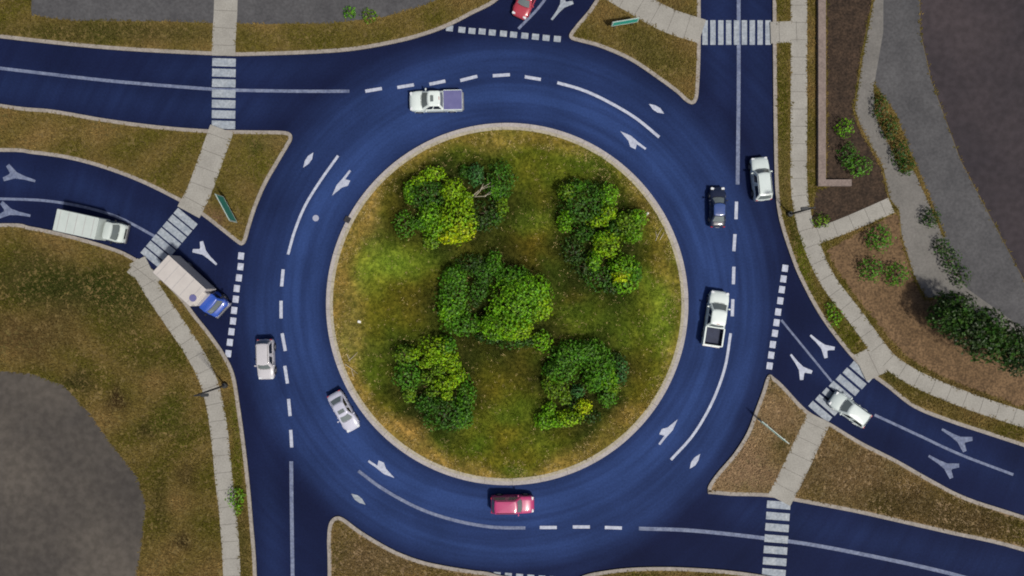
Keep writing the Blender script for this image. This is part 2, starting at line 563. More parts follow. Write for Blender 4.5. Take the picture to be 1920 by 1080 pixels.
G_GREEN, G_LIME, G_BROWN, G_TAN, G_DARK = (.076, .122, .012), (.172, .250, .026), (.135, .108, .013), (.32, .24, .08), (.018, .023, .007)
patches = [  # px centre, radii px, colour, strength
    ((730, 485), (60, 50), G_LIME, .95), ((700, 520), (40, 40), G_LIME, .5), ((810, 480), (40, 20), G_GREEN, .6),
    ((1010, 430), (70, 28), G_GREEN, .8), ((1000, 420), (40, 22), G_LIME, .35), ((1060, 560), (60, 40), G_GREEN, .8),
    ((1040, 520), (35, 40), G_GREEN, .9), ((1240, 570), (30, 100), G_LIME, .6), ((1150, 610), (90, 40), G_GREEN, .7), ((1100, 300), (110, 40), G_GREEN, .75),
    ((870, 275), (70, 30), G_GREEN, .6), ((960, 285), (60, 30), G_GREEN, .5), ((1000, 300), (40, 40), G_BROWN, .35), ((860, 252), (60, 14), G_BROWN, .6), ((1060, 262), (60, 14), G_BROWN, .6), ((990, 465), (38, 34), G_BROWN, 1.0),
    ((770, 560), (60, 40), G_BROWN, .8), ((700, 590), (60, 50), G_BROWN, .65), ((660, 640), (30, 80), G_TAN, .45), ((740, 390), (50, 60), G_BROWN, .7), ((690, 400), (25, 50), G_TAN, .5),
    ((900, 740), (38, 60), G_BROWN, .75), ((960, 780), (60, 50), G_GREEN, .6), ((945, 815), (30, 25), G_BROWN, .6), ((960, 700), (60, 35), G_BROWN, .7), ((925, 640), (60, 16), G_BROWN, .6),
    ((1230, 480), (26, 40), G_BROWN, .7), ((1075, 555), (20, 14), G_BROWN, .6), ((1200, 680), (40, 40), G_BROWN, .5), ((1200, 760), (45, 40), G_BROWN, .7), ((700, 760), (50, 50), G_BROWN, .75),
    ((760, 800), (70, 30), G_GREEN, .5), ((950, 860), (160, 20), G_BROWN, .5), ((1150, 830), (60, 30), G_GREEN, .4), ((800, 700), (90, 110), G_GREEN, .35), ((690, 690), (40, 50), G_GREEN, .5),
    # soft shade painted round the shrubs together with dark bed soil
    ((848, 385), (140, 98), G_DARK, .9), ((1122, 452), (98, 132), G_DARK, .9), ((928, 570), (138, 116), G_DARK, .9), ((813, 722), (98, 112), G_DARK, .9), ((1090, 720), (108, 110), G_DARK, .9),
]
def island_colour(X, Y):
    px, py = X * PPM + 960, 540 - Y * PPM
    R = np.hypot(px - 951, py - 570)
    T = np.arctan2(py - 570, px - 951)
    n = np.sin(px * .043 + 1.3 * np.sin(py * .031)) * np.sin(py * .039 + 1.7 * np.sin(px * .027 + 1))
    c = np.array(G_GREEN) * (.70 + .28 * n)[:, None] + np.array(G_BROWN) * (.30 - .28 * n)[:, None]
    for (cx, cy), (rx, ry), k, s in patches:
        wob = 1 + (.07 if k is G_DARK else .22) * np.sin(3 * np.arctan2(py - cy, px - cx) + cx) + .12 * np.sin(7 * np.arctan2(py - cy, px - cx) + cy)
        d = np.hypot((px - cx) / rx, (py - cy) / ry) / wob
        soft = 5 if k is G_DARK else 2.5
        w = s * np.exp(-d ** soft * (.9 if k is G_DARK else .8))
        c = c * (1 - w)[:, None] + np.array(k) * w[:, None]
    rim = np.clip((R - 292 - 14 * np.sin(5 * T) - 8 * np.sin(13 * T + 1)) / 26, 0, 1) * (.64 + .26 * np.cos(T - 2.6))    # dry, trodden rim by the kerb
    c = c * (1 - rim)[:, None] + np.array((.245, .170, .045)) * rim[:, None]
    return c
build_island()
def ring_band(name, r0, r1, z0, z1, m):
    n = 240
    a = [(ICX + r0 * math.cos(2 * math.pi * i / n), ICY + r0 * math.sin(2 * math.pi * i / n)) for i in range(n)]
    b = [(ICX + r1 * math.cos(2 * math.pi * i / n), ICY + r1 * math.sin(2 * math.pi * i / n)) for i in range(n)]
    mb = MB()
    band_mesh(mb, a, b, z0, z1, closed=True)
    o = mb.build(name, m)
    o['kind'] = 'structure'
ring_band('kerb', R0, R0 - .40, -.03, .15, M['kerb'])
ring_band('kerb', R0 - .405, R0 - .72, -.03, .165, M['apron'])

mbk = MB()
for i in range(40):
    a = i * 2 * math.pi / 40 + .03
    mbk.box((ICX + (R0 - .2) * math.cos(a), ICY + (R0 - .2) * math.sin(a), .151), (.40, .03, .006), a)
    mbk.box((ICX + (R0 - .56) * math.cos(a), ICY + (R0 - .56) * math.sin(a), .166), (.30, .03, .006), a)
o = mbk.build('kerb_joint', mat('kerb joint filler', (.12, .11, .10), (.16, .15, .13), 3, .95))
o['kind'] = 'structure'
# ------------------------------------------------------------------ paths, car parks, beds
no_grass = []
def path(line_px, w_px, m='path', z=VZ + .026, per=6, name='path'):
    ln = spline(PL(line_px), per)
    p = band_poly(ln, w_px / PPM)
    slab(name, p, -.04, z, M[m])
    no_grass.append(p)
    joints(line_px, w_px, z, per=per)
def sheet(name, pts_px, z, m, per=0):
    p = PL(pts_px)
    if per:
        p = spline(p + [p[0]], per)[:-1]
    slab(name, p, -.04, z, M[m])
    no_grass.append(p)

M['joint'] = mat('path joint filler', (.10, .095, .085), (.13, .12, .11), 2, .95)  # dark filler strips across the path slabs
def joints(line_px, w_px, z, step=1.8, per=6):
    ln = [np.array(q) for q in spline(PL(line_px), per)]
    mb, acc = MB(), step * .5
    for a, b in zip(ln[:-1], ln[1:]):
        L = np.linalg.norm(b - a)
        while acc < L:
            p, t = a + (b - a) * acc / L, (b - a) / L
            mb.box((p[0], p[1], z + .003), (.035, w_px / PPM - .06, .004), math.atan2(t[1], t[0]))
            acc += step
        acc -= L
    o = mb.build('path_joint', M['joint'])
    o['kind'] = 'structure'
sheet('car_park', [(60, -120), (60, 30), (130, 40), (300, 41), (480, 46), (620, 45), (720, 33), (800, 10), (860, -20), (900, -120)], VZ + .008, 'drive')
path([(425, -60), (424, 20), (421, 70), (420, 105)], 44, z=VZ + .030)
path([(417, 242), (396, 300), (374, 360), (354, 398)], 46)
path([(258, 488), (285, 540), (325, 600), (362, 655), (388, 705), (402, 750), (412, 810), (421, 900), (430, 980), (437, 1100), (440, 1200)], 33, name='pavement')
path([(282, 502), (262, 528)], 58, z=VZ + .029)
sheet('car_park', [(-300, 690), (0, 695), (60, 700), (120, 722), (170, 775), (220, 845), (260, 895), (275, 945), (270, 1000), (258, 1080), (250, 1300), (-300, 1300)], VZ + .008, 'lot_grey')
path([(1535, 783), (1508, 840), (1482, 895), (1460, 937)], 47)
path([(1130, -30), (1190, 5), (1250, 38), (1316, 60)], 46, z=VZ + .030)
path([(1444, 62), (1500, 60)], 40, z=VZ + .029)
path([(1497, -200), (1497, 0), (1497, 200), (1497, 340), (1504, 400), (1521, 460), (1552, 527), (1602, 593), (1645, 652), (1672, 682), (1720, 712), (1790, 742), (1850, 764), (1930, 790), (2200, 880)], 31, name='pavement')
path([(1650, 672), (1612, 690)], 55, z=VZ + .029)
path([(1520, 447), (1590, 420), (1670, 385)], 30, z=VZ + .0285)
sheet('car_park', [(2200, -200), (1722, -200), (1725, 60), (1745, 150), (1800, 300), (1850, 395), (1900, 490), (1960, 600), (2200, 900)], VZ + .008, 'lot')
sheet('driveway', [(1655, -200), (1721, -200), (1724, 60), (1744, 150), (1799, 300), (1849, 395), (1899, 490), (1960, 602), (2200, 902), (2200, 800), (1915, 618), (1850, 580), (1790, 545), (1760, 500), (1770, 440), (1738, 360), (1700, 270), (1680, 215), (1640, 160), (1640, 60)], VZ + .012, 'drive')
sheet('plaza', [(1655, -200), (1638, 0), (1618, 100), (1602, 205), (1612, 235), (1656, 318), (1667, 372), (1685, 395), (1690, 445), (1712, 515), (1735, 558), (1765, 556), (1840, 592), (1925, 645), (1960, 640), (1900, 604), (1810, 540), (1790, 500), (1765, 440), (1735, 370), (1712, 320), (1690, 325), (1640, 215), (1637, 165), (1655, 60)], VZ + .018, 'plaza')
sheet('planting_bed', [(1549, -200), (1549, 343), (1590, 343), (1530, 356), (1520, 415), (1534, 432), (1600, 402), (1664, 374), (1652, 318), (1606, 236), (1598, 205), (1614, 100), (1634, 0), (1650, -200)], VZ + .013, 'mulch')
sheet('planting_bed', [(1548, 470), (1590, 446), (1650, 415), (1682, 402), (1688, 450), (1710, 516), (1732, 562), (1762, 562), (1840, 598), (1930, 652), (1930, 760), (1850, 738), (1780, 712), (1725, 685), (1685, 655), (1625, 583), (1575, 518)], VZ + .013, 'tan_mulch', per=3)
w = MB()
band_mesh(w, PL([(1530, -200), (1530, 350), (1592, 350)]), PL([(1544, -200), (1544, 338), (1592, 338)]), 0, .55)
n0 = len(w.v) // 4
w.f += [(0, n0, 3 * n0, 2 * n0), (n0 - 1, 3 * n0 - 1, 4 * n0 - 1, 2 * n0 - 1)]
tag(w.build('low_wall', M['wall']), 'low pinkish L shaped garden wall along the dark planting bed', 'wall')

# ------------------------------------------------------------------ road markings
def marking(name, polys, m='paint', z=.004):
    mb = MB()
    for p in polys:
        if area(p) < 0:
            p = p[::-1]
        mb.add([(x, y, z) for x, y in p], [tuple(range(len(p)))])
    o = mb.build(name, M[m])
    o['kind'] = 'structure'
def strip(name, line, w_px, m='paint', per=8, z=.004):
    ln = spline(PL(line), per) if len(line) > 2 else PL(line)
    a, b = offset(ln, w_px / 2 / PPM), offset(ln, -w_px / 2 / PPM)
    marking(name, [[a[i], a[i + 1], b[i + 1], b[i]] for i in range(len(ln) - 1)], m, z)

strip('lane_line', [(634, 292), (600, 340), (572, 386), (553, 432), (540, 477)], 5)
strip('lane_line', [(1045, 155), (1090, 168), (1135, 188), (1190, 220), (1236, 257)], 5.5)
strip('lane_line', [(1370, 625), (1359, 690), (1335, 755), (1300, 815), (1258, 862)], 5)
strip('lane_line', [(672, 883), (720, 918), (785, 953), (850, 975), (920, 988), (985, 990)], 6, 'old_paint')
strip('lane_line', [(1385, -30), (1385, 150), (1384, 260), (1383, 346)], 7, 'old_paint')
strip('lane_line', [(-30, 126), (0, 128), (200, 151), (380, 166), (440, 169), (560, 171), (655, 171)], 6, 'old_paint')
strip('lane_line', [(546, 865), (547, 960), (549, 1100)], 7, 'old_paint')
strip('lane_line', [(1198, 991), (1300, 995), (1440, 1010), (1560, 1028), (1760, 1070), (1900, 1110)], 7, 'old_paint')
strip('lane_line', [(1465, 600), (1510, 655), (1560, 716)], 4, 'old_paint')
strip('lane_line', [(1640, 778), (1720, 815), (1800, 852), (1900, 890)], 5, 'old_paint')
strip('lane_line', [(333, 490), (380, 528), (432, 572)], 5, 'old_paint')
strip('lane_line', [(-20, 372), (100, 378), (210, 403), (296, 446)], 5, 'old_paint')
strip('lane_line', [(972, 54), (1012, 12), (1040, -30)], 5, 'old_paint')
dashes = [((685, 171), (716, 166)), ((745, 164), (776, 159)), ((805, 158), (835, 152)), ((863, 151), (895, 143)), ((924, 142), (956, 140)), ((984, 144), (1014, 149)),
          ((531, 505), (528, 537)), ((527, 564), (527, 597)), ((529, 625), (535, 658)), ((534, 686), (539, 719)), ((541, 748), (544, 780)), ((545, 806), (547, 839)),
          ((1381, 378), (1380, 411)), ((1378, 439), (1376, 471)), ((1376, 500), (1375, 533)), ((1374, 561), (1373, 593)),
          ((1012, 989), (1044, 989)), ((1074, 988), (1106, 988)), ((1134, 989), (1166, 990))]
for i, d in enumerate(dashes):
    strip('lane_dash', list(d), 6, 'paint' if i >= 6 and i < 16 else 'paint')
def quad(c, d, half_l, half_w):
    """rectangle at px c along px direction d, half sizes in px"""
    l = math.hypot(*d)
    ux, uy = d[0] / l, d[1] / l
    vx, vy = -uy, ux
    return PL([(c[0] + ux * a * half_l + vx * b * half_w, c[1] + uy * a * half_l + vy * b * half_w) for a, b in ((-1, -1), (1, -1), (1, 1), (-1, 1))])
def squares(pts, d, hl, hw, m):
    marking('yield_line', [quad(p, d, hl, hw) for p in pts], m)
squares([(452, 480), (451, 500), (448, 521), (444, 541), (442, 561), (439, 582), (437, 602), (434, 622), (431, 642), (428, 663)], (-.12, 1), 6.5, 5.5, 'paint')
squares([(1472, 503), (1469, 523), (1466, 543), (1463, 564), (1459, 585), (1456, 605), (1453, 625), (1449, 646), (1446, 666), (1443, 686)], (-.14, 1), 6.5, 5.5, 'paint')
squares([(843, 53), (866, 56), (885, 58), (904, 59), (923, 61), (944, 63), (963, 65), (984, 67), (1004, 69), (1024, 71), (1045, 73)], (1, .1), 6.5, 5.5, 'bar_paint')
squares([(890 + 21 * i, 1075 + 1.6 * i) for i in range(9)], (1, .08), 6.5, 5.5, 'bar_paint')
def crosswalk(a, b, n, d, hl, hw):
    marking('crosswalk', [quad((a[0] + (b[0] - a[0]) * i / (n - 1), a[1] + (b[1] - a[1]) * i / (n - 1)), d, hl, hw) for i in range(n)], 'bar_paint', .0045)
crosswalk((420, 117), (419, 234), 7, (1, .03), 22, 7.5)
crosswalk((348, 410), (286, 484), 7, (.77, .64), 24, 6.6)
crosswalk((1322, 61), (1440, 61), 9, (0, 1), 23, 5)
crosswalk((1615, 697), (1538, 772), 7, (.76, .65), 24, 6.6)
crosswalk((1460, 947), (1451, 1074), 7, (1, .08), 22, 7)

def arrow_mark(c, d, poly, m='paint', s=1.0):
    """poly in metres: (forward, left) round px point c heading px direction d"""
    x, y = P(*c)
    l = math.hypot(*d)
    fx, fy = d[0] / l, -d[1] / l
    marking('lane_arrow', [[(x + (f * fx - q * fy) * s, y + (f * fy + q * fx) * s) for f, q in pl] for pl in poly], m, .0045)
RING_ARROW = [[(-1.6, -.13), (-.55, -.16), (-.55, .10), (-1.6, .09)], [(-.55, -.16), (.45, -.26), (1.65, .0), (.35, .33), (-.15, .72), (-.75, .62), (-.55, .10)]]
ENTRY_ARROW = [[(1.7, .11), (1.7, -.11), (.6, -.17), (-.2, -.30), (-1.15, -.86), (-1.35, -.55), (-.85, -.08), (-.85, .08), (-1.35, .55), (-1.15, .86), (-.2, .30), (.6, .17)]]
LENS = [[(-.95, 0), (-.3, -.27), (.3, -.24), (.95, 0), (.3, .26), (-.3, .28)]]
for c, d in (((640, 343), (-35, 48)), ((1187, 263), (-48, -34)), ((1253, 810), (34, -46)), ((715, 880), (50, 33))):
    arrow_mark(c, d, RING_ARROW, 'paint')
for c, d in (((578, 300), (-16, 24)), ((1231, 204), (-28, -18)), ((1303, 865), (18, -26)), ((672, 936), (26, 20))):
    arrow_mark(c, d, LENS, 'paint' if c[0] != 672 else 'bar_paint')
for c, d, m in (((385, 476), (38, 36), 'paint'), ((1541, 648), (-40, -36), 'paint'), ((1500, 688), (-30, -40), 'paint'), ((1052, 14), (-26, 34), 'bar_paint'),
                ((1795, 822), (-40, -24), 'old_paint'), ((1770, 872), (-40, -24), 'old_paint'), ((34, 330), (40, 12), 'old_paint'), ((24, 398), (40, 8), 'old_paint')):
    arrow_mark(c, d, ENTRY_ARROW, m, .95 if m != 'old_paint' else 1.1)

# manhole and kerb inlet
x, y = P(592, 409)
mb = MB()
mb.cyl((x, y, .006), .33, (0, 0, 1), .006, 28)
mh = tag(mb.build('manhole_cover', M['iron']), 'round pale manhole cover in the asphalt west of the island', 'manhole cover')
x, y = P(652, 412)
mb = MB()
mb.box((x, y, .10), (.62, .62, .17), math.radians(62), .04)
tag(mb.build('storm_drain', M['dark_iron']), 'dark storm drain inlet set into the island kerb', 'drain')

# ------------------------------------------------------------------ shrubs
LEAF = {'darkest': (.020, .046, .010), 'dark': (.026, .072, .008), 'deep': (.038, .120, .008), 'mid': (.062, .190, .008), 'olive': (.110, .215, .009), 'bright': (.115, .290, .006),  # first entry is the darkest leaf tone, for the trees
        'lime': (.180, .335, .005), 'yellow': (.300, .400, .004), 'blue': (.044, .145, .034)}
def leaf_mesh(name, lobes, parent, base_z=0.3, leaf=.19, dens=15.0, tip=.0, gap=.10):
    """many separate leaves in rosettes through the lobes' volume; lobe = (x, y, rx, ry, height, tone)"""
    V, C = [], []
    for lx, ly, rx, ry, h, tone in lobes:
        rz = h * .62
        cz = base_z + h - rz
        A = 2 * math.pi * ((rx * ry) ** 1.6 / 3 + (rx * rz) ** 1.6 / 3 + (ry * rz) ** 1.6 / 3) ** (1 / 1.6)
        for shell, dk in ((1.0, 1.0), (.84, .75), (.62, .45)):
            n = int(A * dens * dk * shell)
            if n < 6:
                n = 6
            k = np.arange(n) + .5
            zz = 1 - k / n * 1.35
            zz = np.clip(zz, -.35, 1)
            ph = k * 2.399963 + rng.random() * 6
            st = np.sqrt(1 - zz ** 2)
            d = np.stack([st * np.cos(ph), st * np.sin(ph), zz], 1) + rng.normal(0, .07, (n, 3))
            d /= np.linalg.norm(d, axis=1)[:, None]
            # lumpy outline, with gaps
            f1, f2, f3 = rng.random(3) * 6
            bump = 1 + .12 * np.sin(5 * ph + f1 + 3 * zz) + .09 * np.sin(9 * zz + 4 * ph * .5 + f2) + rng.normal(0, .075, n)
            keep = (np.sin(3.1 * d[:, 0] * 2 + f1) * np.sin(3.3 * d[:, 1] * 2 + f2) * np.sin(2.7 * d[:, 2] * 2 + f3) > -.62 + gap) | (rng.random(n) > .88)
            keep &= rng.random(n) > gap
            r = shell * bump
            p = np.stack([lx + d[:, 0] * rx * r, ly + d[:, 1] * ry * r, cz + d[:, 2] * rz * r], 1)
            keep &= p[:, 2] > base_z + .05
            p, d = p[keep], d[keep]
            m = len(p)
            ax = d / np.array([rx, ry, rz])
            ax = ax / np.linalg.norm(ax, axis=1)[:, None] + rng.normal(0, .28, (m, 3)) + np.array([0, 0, .6])
            ax /= np.linalg.norm(ax, axis=1)[:, None]
            t1 = np.cross(ax, rng.normal(0, 1, (m, 3)))
            t1 /= np.linalg.norm(t1, axis=1)[:, None]
            t2 = np.cross(ax, t1)
            tint = np.array(LEAF[tone]) * rng.uniform(.4, 1.6, (m, 1)) * np.concatenate([rng.uniform(.85, 1.25, (m, 1)), np.ones((m, 1)), rng.uniform(.7, 1.2, (m, 1))], 1)
            nl = 7
            for j in range(nl):
                a = 2 * math.pi * j / nl + rng.normal(0, .25, m)
                el = rng.uniform(.05, .75, m) if j < 5 else rng.uniform(.8, 1.25, m)
                u = (t1 * np.cos(a)[:, None] + t2 * np.sin(a)[:, None]) * np.cos(el)[:, None] + ax * np.sin(el)[:, None]
                s = np.cross(u, ax)
                s /= np.linalg.norm(s, axis=1)[:, None] + 1e-9
                L = leaf * rng.uniform(.7, 1.25, m)[:, None] * (1 if j < 5 else .6)
                wdt = L * .27
                nrm = np.cross(s, u)
                q = np.stack([p, p + u * L * .5 + s * wdt - nrm * L * .06, p + u * L - ax * L * .12, p + u * L * .5 - s * wdt - nrm * L * .06], 1)
                V.append(q.reshape(-1, 3))
                cc = tint * rng.uniform(.85, 1.15, (m, 1))
                if j >= 5:      # young leaves at the tip of each shoot
                    cc = cc * 1.6 + tip * np.array((.28, .30, .16)) * (rng.random((m, 1)) > .55)
                C.append(np.repeat(cc, 4, axis=0))
    V = np.concatenate(V)
    C = np.concatenate(C)
    n = len(V) // 4
    me = bpy.data.meshes.new(name)
    me.vertices.add(len(V))
    me.vertices.foreach_set('co', V.ravel().astype(np.float32))
    me.loops.add(len(V))
    me.loops.foreach_set('vertex_index', np.arange(len(V), dtype=np.int32))
    me.polygons.add(n)
    me.polygons.foreach_set('loop_start', np.arange(0, len(V), 4, dtype=np.int32))
    me.update()
    a = me.color_attributes.new('leaf_colour', 'FLOAT_COLOR', 'POINT')
    a.data.foreach_set('color', np.concatenate([C, np.ones((len(C), 1))], 1).ravel().astype(np.float32))
    me.validate()
    return link_mesh(name, me, M['leaf'], parent)

ISL_Z = lambda x, y: .13 + .35 * max(0, 1 - (math.hypot(x - ICX, y - ICY) / R0) ** 2)
def shrub(label, lobes_px, group='shrubs planted on the round island', base=None, tip=.55, dens=19, leaf=.17, gap=.10, name='shrub', cat='shrub', stems=5, twigs=True):
    cx = sum(l[0] * l[2] * l[3] for l in lobes_px) / sum(l[2] * l[3] for l in lobes_px)
    cy = sum(l[1] * l[2] * l[3] for l in lobes_px) / sum(l[2] * l[3] for l in lobes_px)
    hm = max(l[4] for l in lobes_px)
    X, Y = P(cx, cy, hm * .6)
    bz = ISL_Z(X, Y) if base is None else base
    root = empty(name, (X, Y, bz))
    tag(root, label, cat, group)
    lobes = []
    for px, py, rx, ry, h, tone in lobes_px:
        x, y = P(px, py, h * .6)
        lobes.append((x - X, y - Y, rx / PPM, ry / PPM, h, tone))
    leaf_mesh('foliage', lobes, root, .02, leaf, dens, tip, gap)
    for lx, ly, rx, ry, h, tone in lobes:
        mb = MB()
        sx, sy = lx * .85, ly * .85
        for k in range(4):
            a = k * 1.57 + random.uniform(-.5, .5)
            ex, ey = lx + math.cos(a) * rx * random.uniform(.3, .7), ly + math.sin(a) * ry * random.uniform(.3, .7)
            mb.tube([(sx, sy, -.1), (sx * .6 + ex * .4, sy * .6 + ey * .4, h * .4), (ex, ey, h * .78)], [.055, .038, .015], 6)
        mb.build('stem', M['bark'], root)
    return root

# north-west bed
shrub('tall shrub with yellow tipped crown in the north west bed', [(857, 414, 33, 36, 2.9, 'lime'), (849, 358, 21, 22, 2.6, 'lime'), (866, 432, 22, 18, 2.9, 'yellow'), (842, 444, 20, 12, 2.5, 'yellow'), (875, 375, 11, 14, 2.3, 'lime')], tip=.6)
shrub('speckled green shrub between the yellow tipped one and the small round one', [(808, 402, 21, 20, 2.3, 'bright'), (820, 430, 25, 20, 2.2, 'bright'), (809, 453, 14, 13, 1.5, 'olive'), (790, 420, 12, 12, 1.4, 'mid')], tip=.8)
shrub('small round speckled shrub at the west end of the north west bed', [(760, 421, 20, 25, 1.5, 'mid')], tip=1.0, dens=13)
shrub('dark green shrub with a lime rim at the north west corner', [(802, 365, 34, 28, 1.9, 'deep'), (768, 360, 10, 20, 1.5, 'bright'), (814, 326, 20, 13, 1.9, 'lime'), (786, 340, 14, 9, 1.6, 'lime')], tip=.5)
shrub('bluish upright shrub between the yellow tipped crown and bare branches', [(892, 328, 14, 19, 1.7, 'blue'), (871, 322, 10, 12, 1.0, 'deep')], tip=.2)
shrub('dark green shrub on the east side of the north west bed', [(938, 338, 26, 36, 1.9, 'deep'), (931, 355, 14, 18, 2.1, 'mid'), (942, 386, 11, 19, 1.7, 'olive')], gap=.2)
shrub('low sparse dark shrub below the bare grey branches', [(912, 398, 32, 26, 1.0, 'dark'), (900, 420, 22, 14, .9, 'dark'), (930, 405, 14, 16, 1.2, 'deep')], gap=.35)
# bare branches
x, y = P(905, 366, .8)
mb = MB()
for a, b, c in (((889, 368), (905, 357), (922, 348)), ((891, 371), (908, 372), (922, 368)), ((905, 357), (915, 355), (927, 354)), ((893, 369), (902, 362), (908, 350)), ((910, 371), (917, 366), (926, 360))):
    mb.tube([(*np.subtract(P(*a), (x, y)), .6), (*np.subtract(P(*b), (x, y)), 1.3), (*np.subtract(P(*c), (x, y)), 1.75)], [.045, .035, .015], 6)
mb.tube([(*np.subtract(P(887, 370), (x, y)), -.1), (*np.subtract(P(889, 368), (x, y)), .6)], [.06, .05], 6)
o = tag(mb.build('dead_branch', M['dead_wood']), 'bare grey forked branches of a dead shrub in the north west bed', 'branch')
o.location = (x, y, ISL_Z(x, y))
# north-east bed
shrub('large dark crown with lime edges in the north east bed', [(1096, 380, 44, 40, 2.5, 'deep'), (1062, 360, 15, 15, 2.2, 'olive'), (1139, 366, 18, 20, 2.4, 'bright'), (1140, 398, 15, 14, 2.3, 'lime'), (1121, 415, 19, 9, 2.0, 'lime'), (1059, 416, 13, 18, 1.9, 'bright'), (1083, 350, 16, 10, 2.1, 'mid')], gap=.14)
shrub('olive rounded shrub nearest the kerb in the north east bed', [(1180, 424, 26, 26, 2.0, 'olive'), (1196, 408, 16, 14, 1.9, 'bright'), (1166, 412, 12, 12, 1.9, 'olive'), (1186, 441, 16, 12, 2.0, 'bright')], gap=.14)
shrub('lime shrub in the middle of the north east bed', [(1136, 458, 25, 22, 2.2, 'lime'), (1113, 488, 13, 17, 1.8, 'bright'), (1126, 445, 12, 10, 1.9, 'bright')])
shrub('dark shrub under the large crown of the north east bed', [(1096, 438, 20, 15, 1.5, 'deep'), (1150, 430, 14, 16, 1.2, 'deep')])
shrub('bright shrub with a yellow patch at the south end of the north east bed', [(1168, 500, 26, 22, 1.9, 'bright'), (1172, 528, 24, 22, 1.6, 'bright'), (1164, 518, 17, 12, 2.1, 'yellow'), (1190, 512, 12, 20, 1.5, 'mid')])
shrub('low dark ground hugging shrub on the west edge of the north east bed', [(1073, 470, 22, 26, .9, 'dark'), (1096, 500, 24, 20, .9, 'dark'), (1125, 522, 30, 24, 1.0, 'deep'), (1148, 540, 18, 12, .8, 'dark')], gap=.3)
# centre bed
shrub('crescent shaped mid green shrub on the west side of the centre bed', [(850, 556, 29, 46, 1.9, 'mid'), (853, 518, 20, 20, 1.8, 'mid'), (868, 608, 34, 20, 1.7, 'mid'), (844, 582, 20, 26, 1.8, 'bright')], gap=.06)
shrub('dark shrub along the north edge of the centre bed', [(886, 495, 28, 18, 1.4, 'dark'), (905, 508, 22, 15, 1.3, 'deep'), (927, 494, 15, 22, 1.7, 'mid')], tip=.3, gap=.16)
shrub('small dark shrub in the hollow of the centre bed', [(899, 545, 17, 19, 1.3, 'deep'), (908, 524, 15, 13, 1.2, 'deep'), (892, 562, 10, 12, 1.0, 'dark')])
shrub('biggest bright green dome on the east side of the centre bed', [(970, 566, 50, 44, 2.9, 'bright'), (944, 610, 44, 26, 2.5, 'bright'), (1014, 572, 19, 28, 2.3, 'lime'), (962, 520, 32, 20, 2.1, 'mid'), (990, 545, 40, 30, 2.7, 'bright'), (968, 618, 30, 18, 2.4, 'lime'), (914, 604, 12, 14, 1.9, 'bright')], tip=.55, gap=.04)
shrub('small round bright shrub at the south east corner of the centre bed', [(1016, 639, 18, 18, 1.2, 'bright')])
shrub('low dark shrub along the south edge of the centre bed', [(925, 632, 36, 12, 1.0, 'dark'), (962, 642, 30, 12, .9, 'deep'), (988, 638, 18, 12, .9, 'dark')], gap=.22)
# south-west bed
shrub('lime topped shrub at the north end of the south west bed', [(816, 652, 30, 21, 2.1, 'lime'), (831, 668, 24, 15, 2.1, 'lime'), (840, 648, 14, 16, 1.9, 'mid'), (800, 680, 12, 9, 1.9, 'lime')], gap=.14)
shrub('green shrub at the north west corner of the south west bed', [(759, 664, 19, 17, 1.8, 'olive'), (764, 705, 25, 30, 1.7, 'mid'), (774, 664, 12, 10, 1.8, 'lime'), (768, 740, 12, 15, 1.5, 'olive')], gap=.12)
shrub('yellowish shrub on the east side of the south west bed', [(848, 684, 15, 16, 1.9, 'lime'), (860, 704, 13, 14, 1.9, 'lime'), (836, 718, 20, 13, 2.0, 'lime'), (822, 692, 12, 12, 1.9, 'olive'), (838, 738, 10, 11, 1.8, 'lime')], gap=.16)
shrub('small olive shrub in the middle of the south west bed', [(801, 708, 14, 12, 1.5, 'olive'), (812, 733, 11, 10, 1.4, 'olive')], gap=.2)
shrub('broad dark shrub at the south end of the south west bed', [(838, 776, 44, 30, 1.6, 'deep'), (874, 742, 16, 34, 1.6, 'mid'), (800, 755, 22, 18, 1.5, 'deep'), (866, 785, 20, 18, 1.5, 'mid')], gap=.12)
# south-east bed
shrub('pale tipped shrub at the north end of the south east bed', [(1070, 664, 34, 24, 2.0, 'mid'), (1106, 658, 32, 20, 2.1, 'mid'), (1055, 676, 16, 14, 1.7, 'deep')], tip=.8, gap=.06)
shrub('rounded mid green shrub on the east side of the south east bed', [(1122, 692, 30, 34, 2.2, 'mid'), (1140, 710, 16, 20, 2.0, 'bright'), (1112, 715, 18, 18, 2.0, 'mid')], tip=.3, gap=.06)
shrub('darker green shrub on the west side of the south east bed', [(1052, 695, 32, 21, 1.8, 'mid'), (1032, 690, 12, 12, 1.4, 'deep')], tip=.25)
shrub('bluish shrub at the far east edge of the south east bed', [(1164, 696, 13, 24, 1.3, 'blue'), (1154, 672, 12, 12, 1.0, 'dark')], gap=.2)
shrub('mid green shrub at the south east corner of its bed', [(1138, 742, 17, 19, 1.6, 'mid'), (1148, 728, 12, 12, 1.5, 'olive')], gap=.15)
shrub('olive loose shrub at the south west of the south east bed', [(1042, 728, 22, 19, 1.6, 'olive'), (1026, 718, 10, 14, 1.3, 'olive'), (1058, 745, 12, 12, 1.3, 'olive'), (1030, 766, 11, 12, 1.5, 'bright')], gap=.22)
shrub('tiny bluish shrub in the gap of the south east bed', [(1083, 733, 12, 11, 1.3, 'blue')], gap=.2)
shrub('yellow round shrub in the south of the south east bed', [(1094, 762, 15, 13, 1.8, 'yellow')])
shrub('vivid green spreading shrub at the south tip of the south east bed', [(1022, 788, 20, 15, 1.4, 'bright'), (1066, 783, 26, 14, 1.6, 'lime'), (1045, 790, 16, 10, 1.3, 'bright')], gap=.06)
shrub('low dark shrub on the south edge of the south east bed', [(1106, 780, 20, 12, .9, 'dark'), (1076, 756, 12, 10, 1.0, 'dark')], gap=.25)

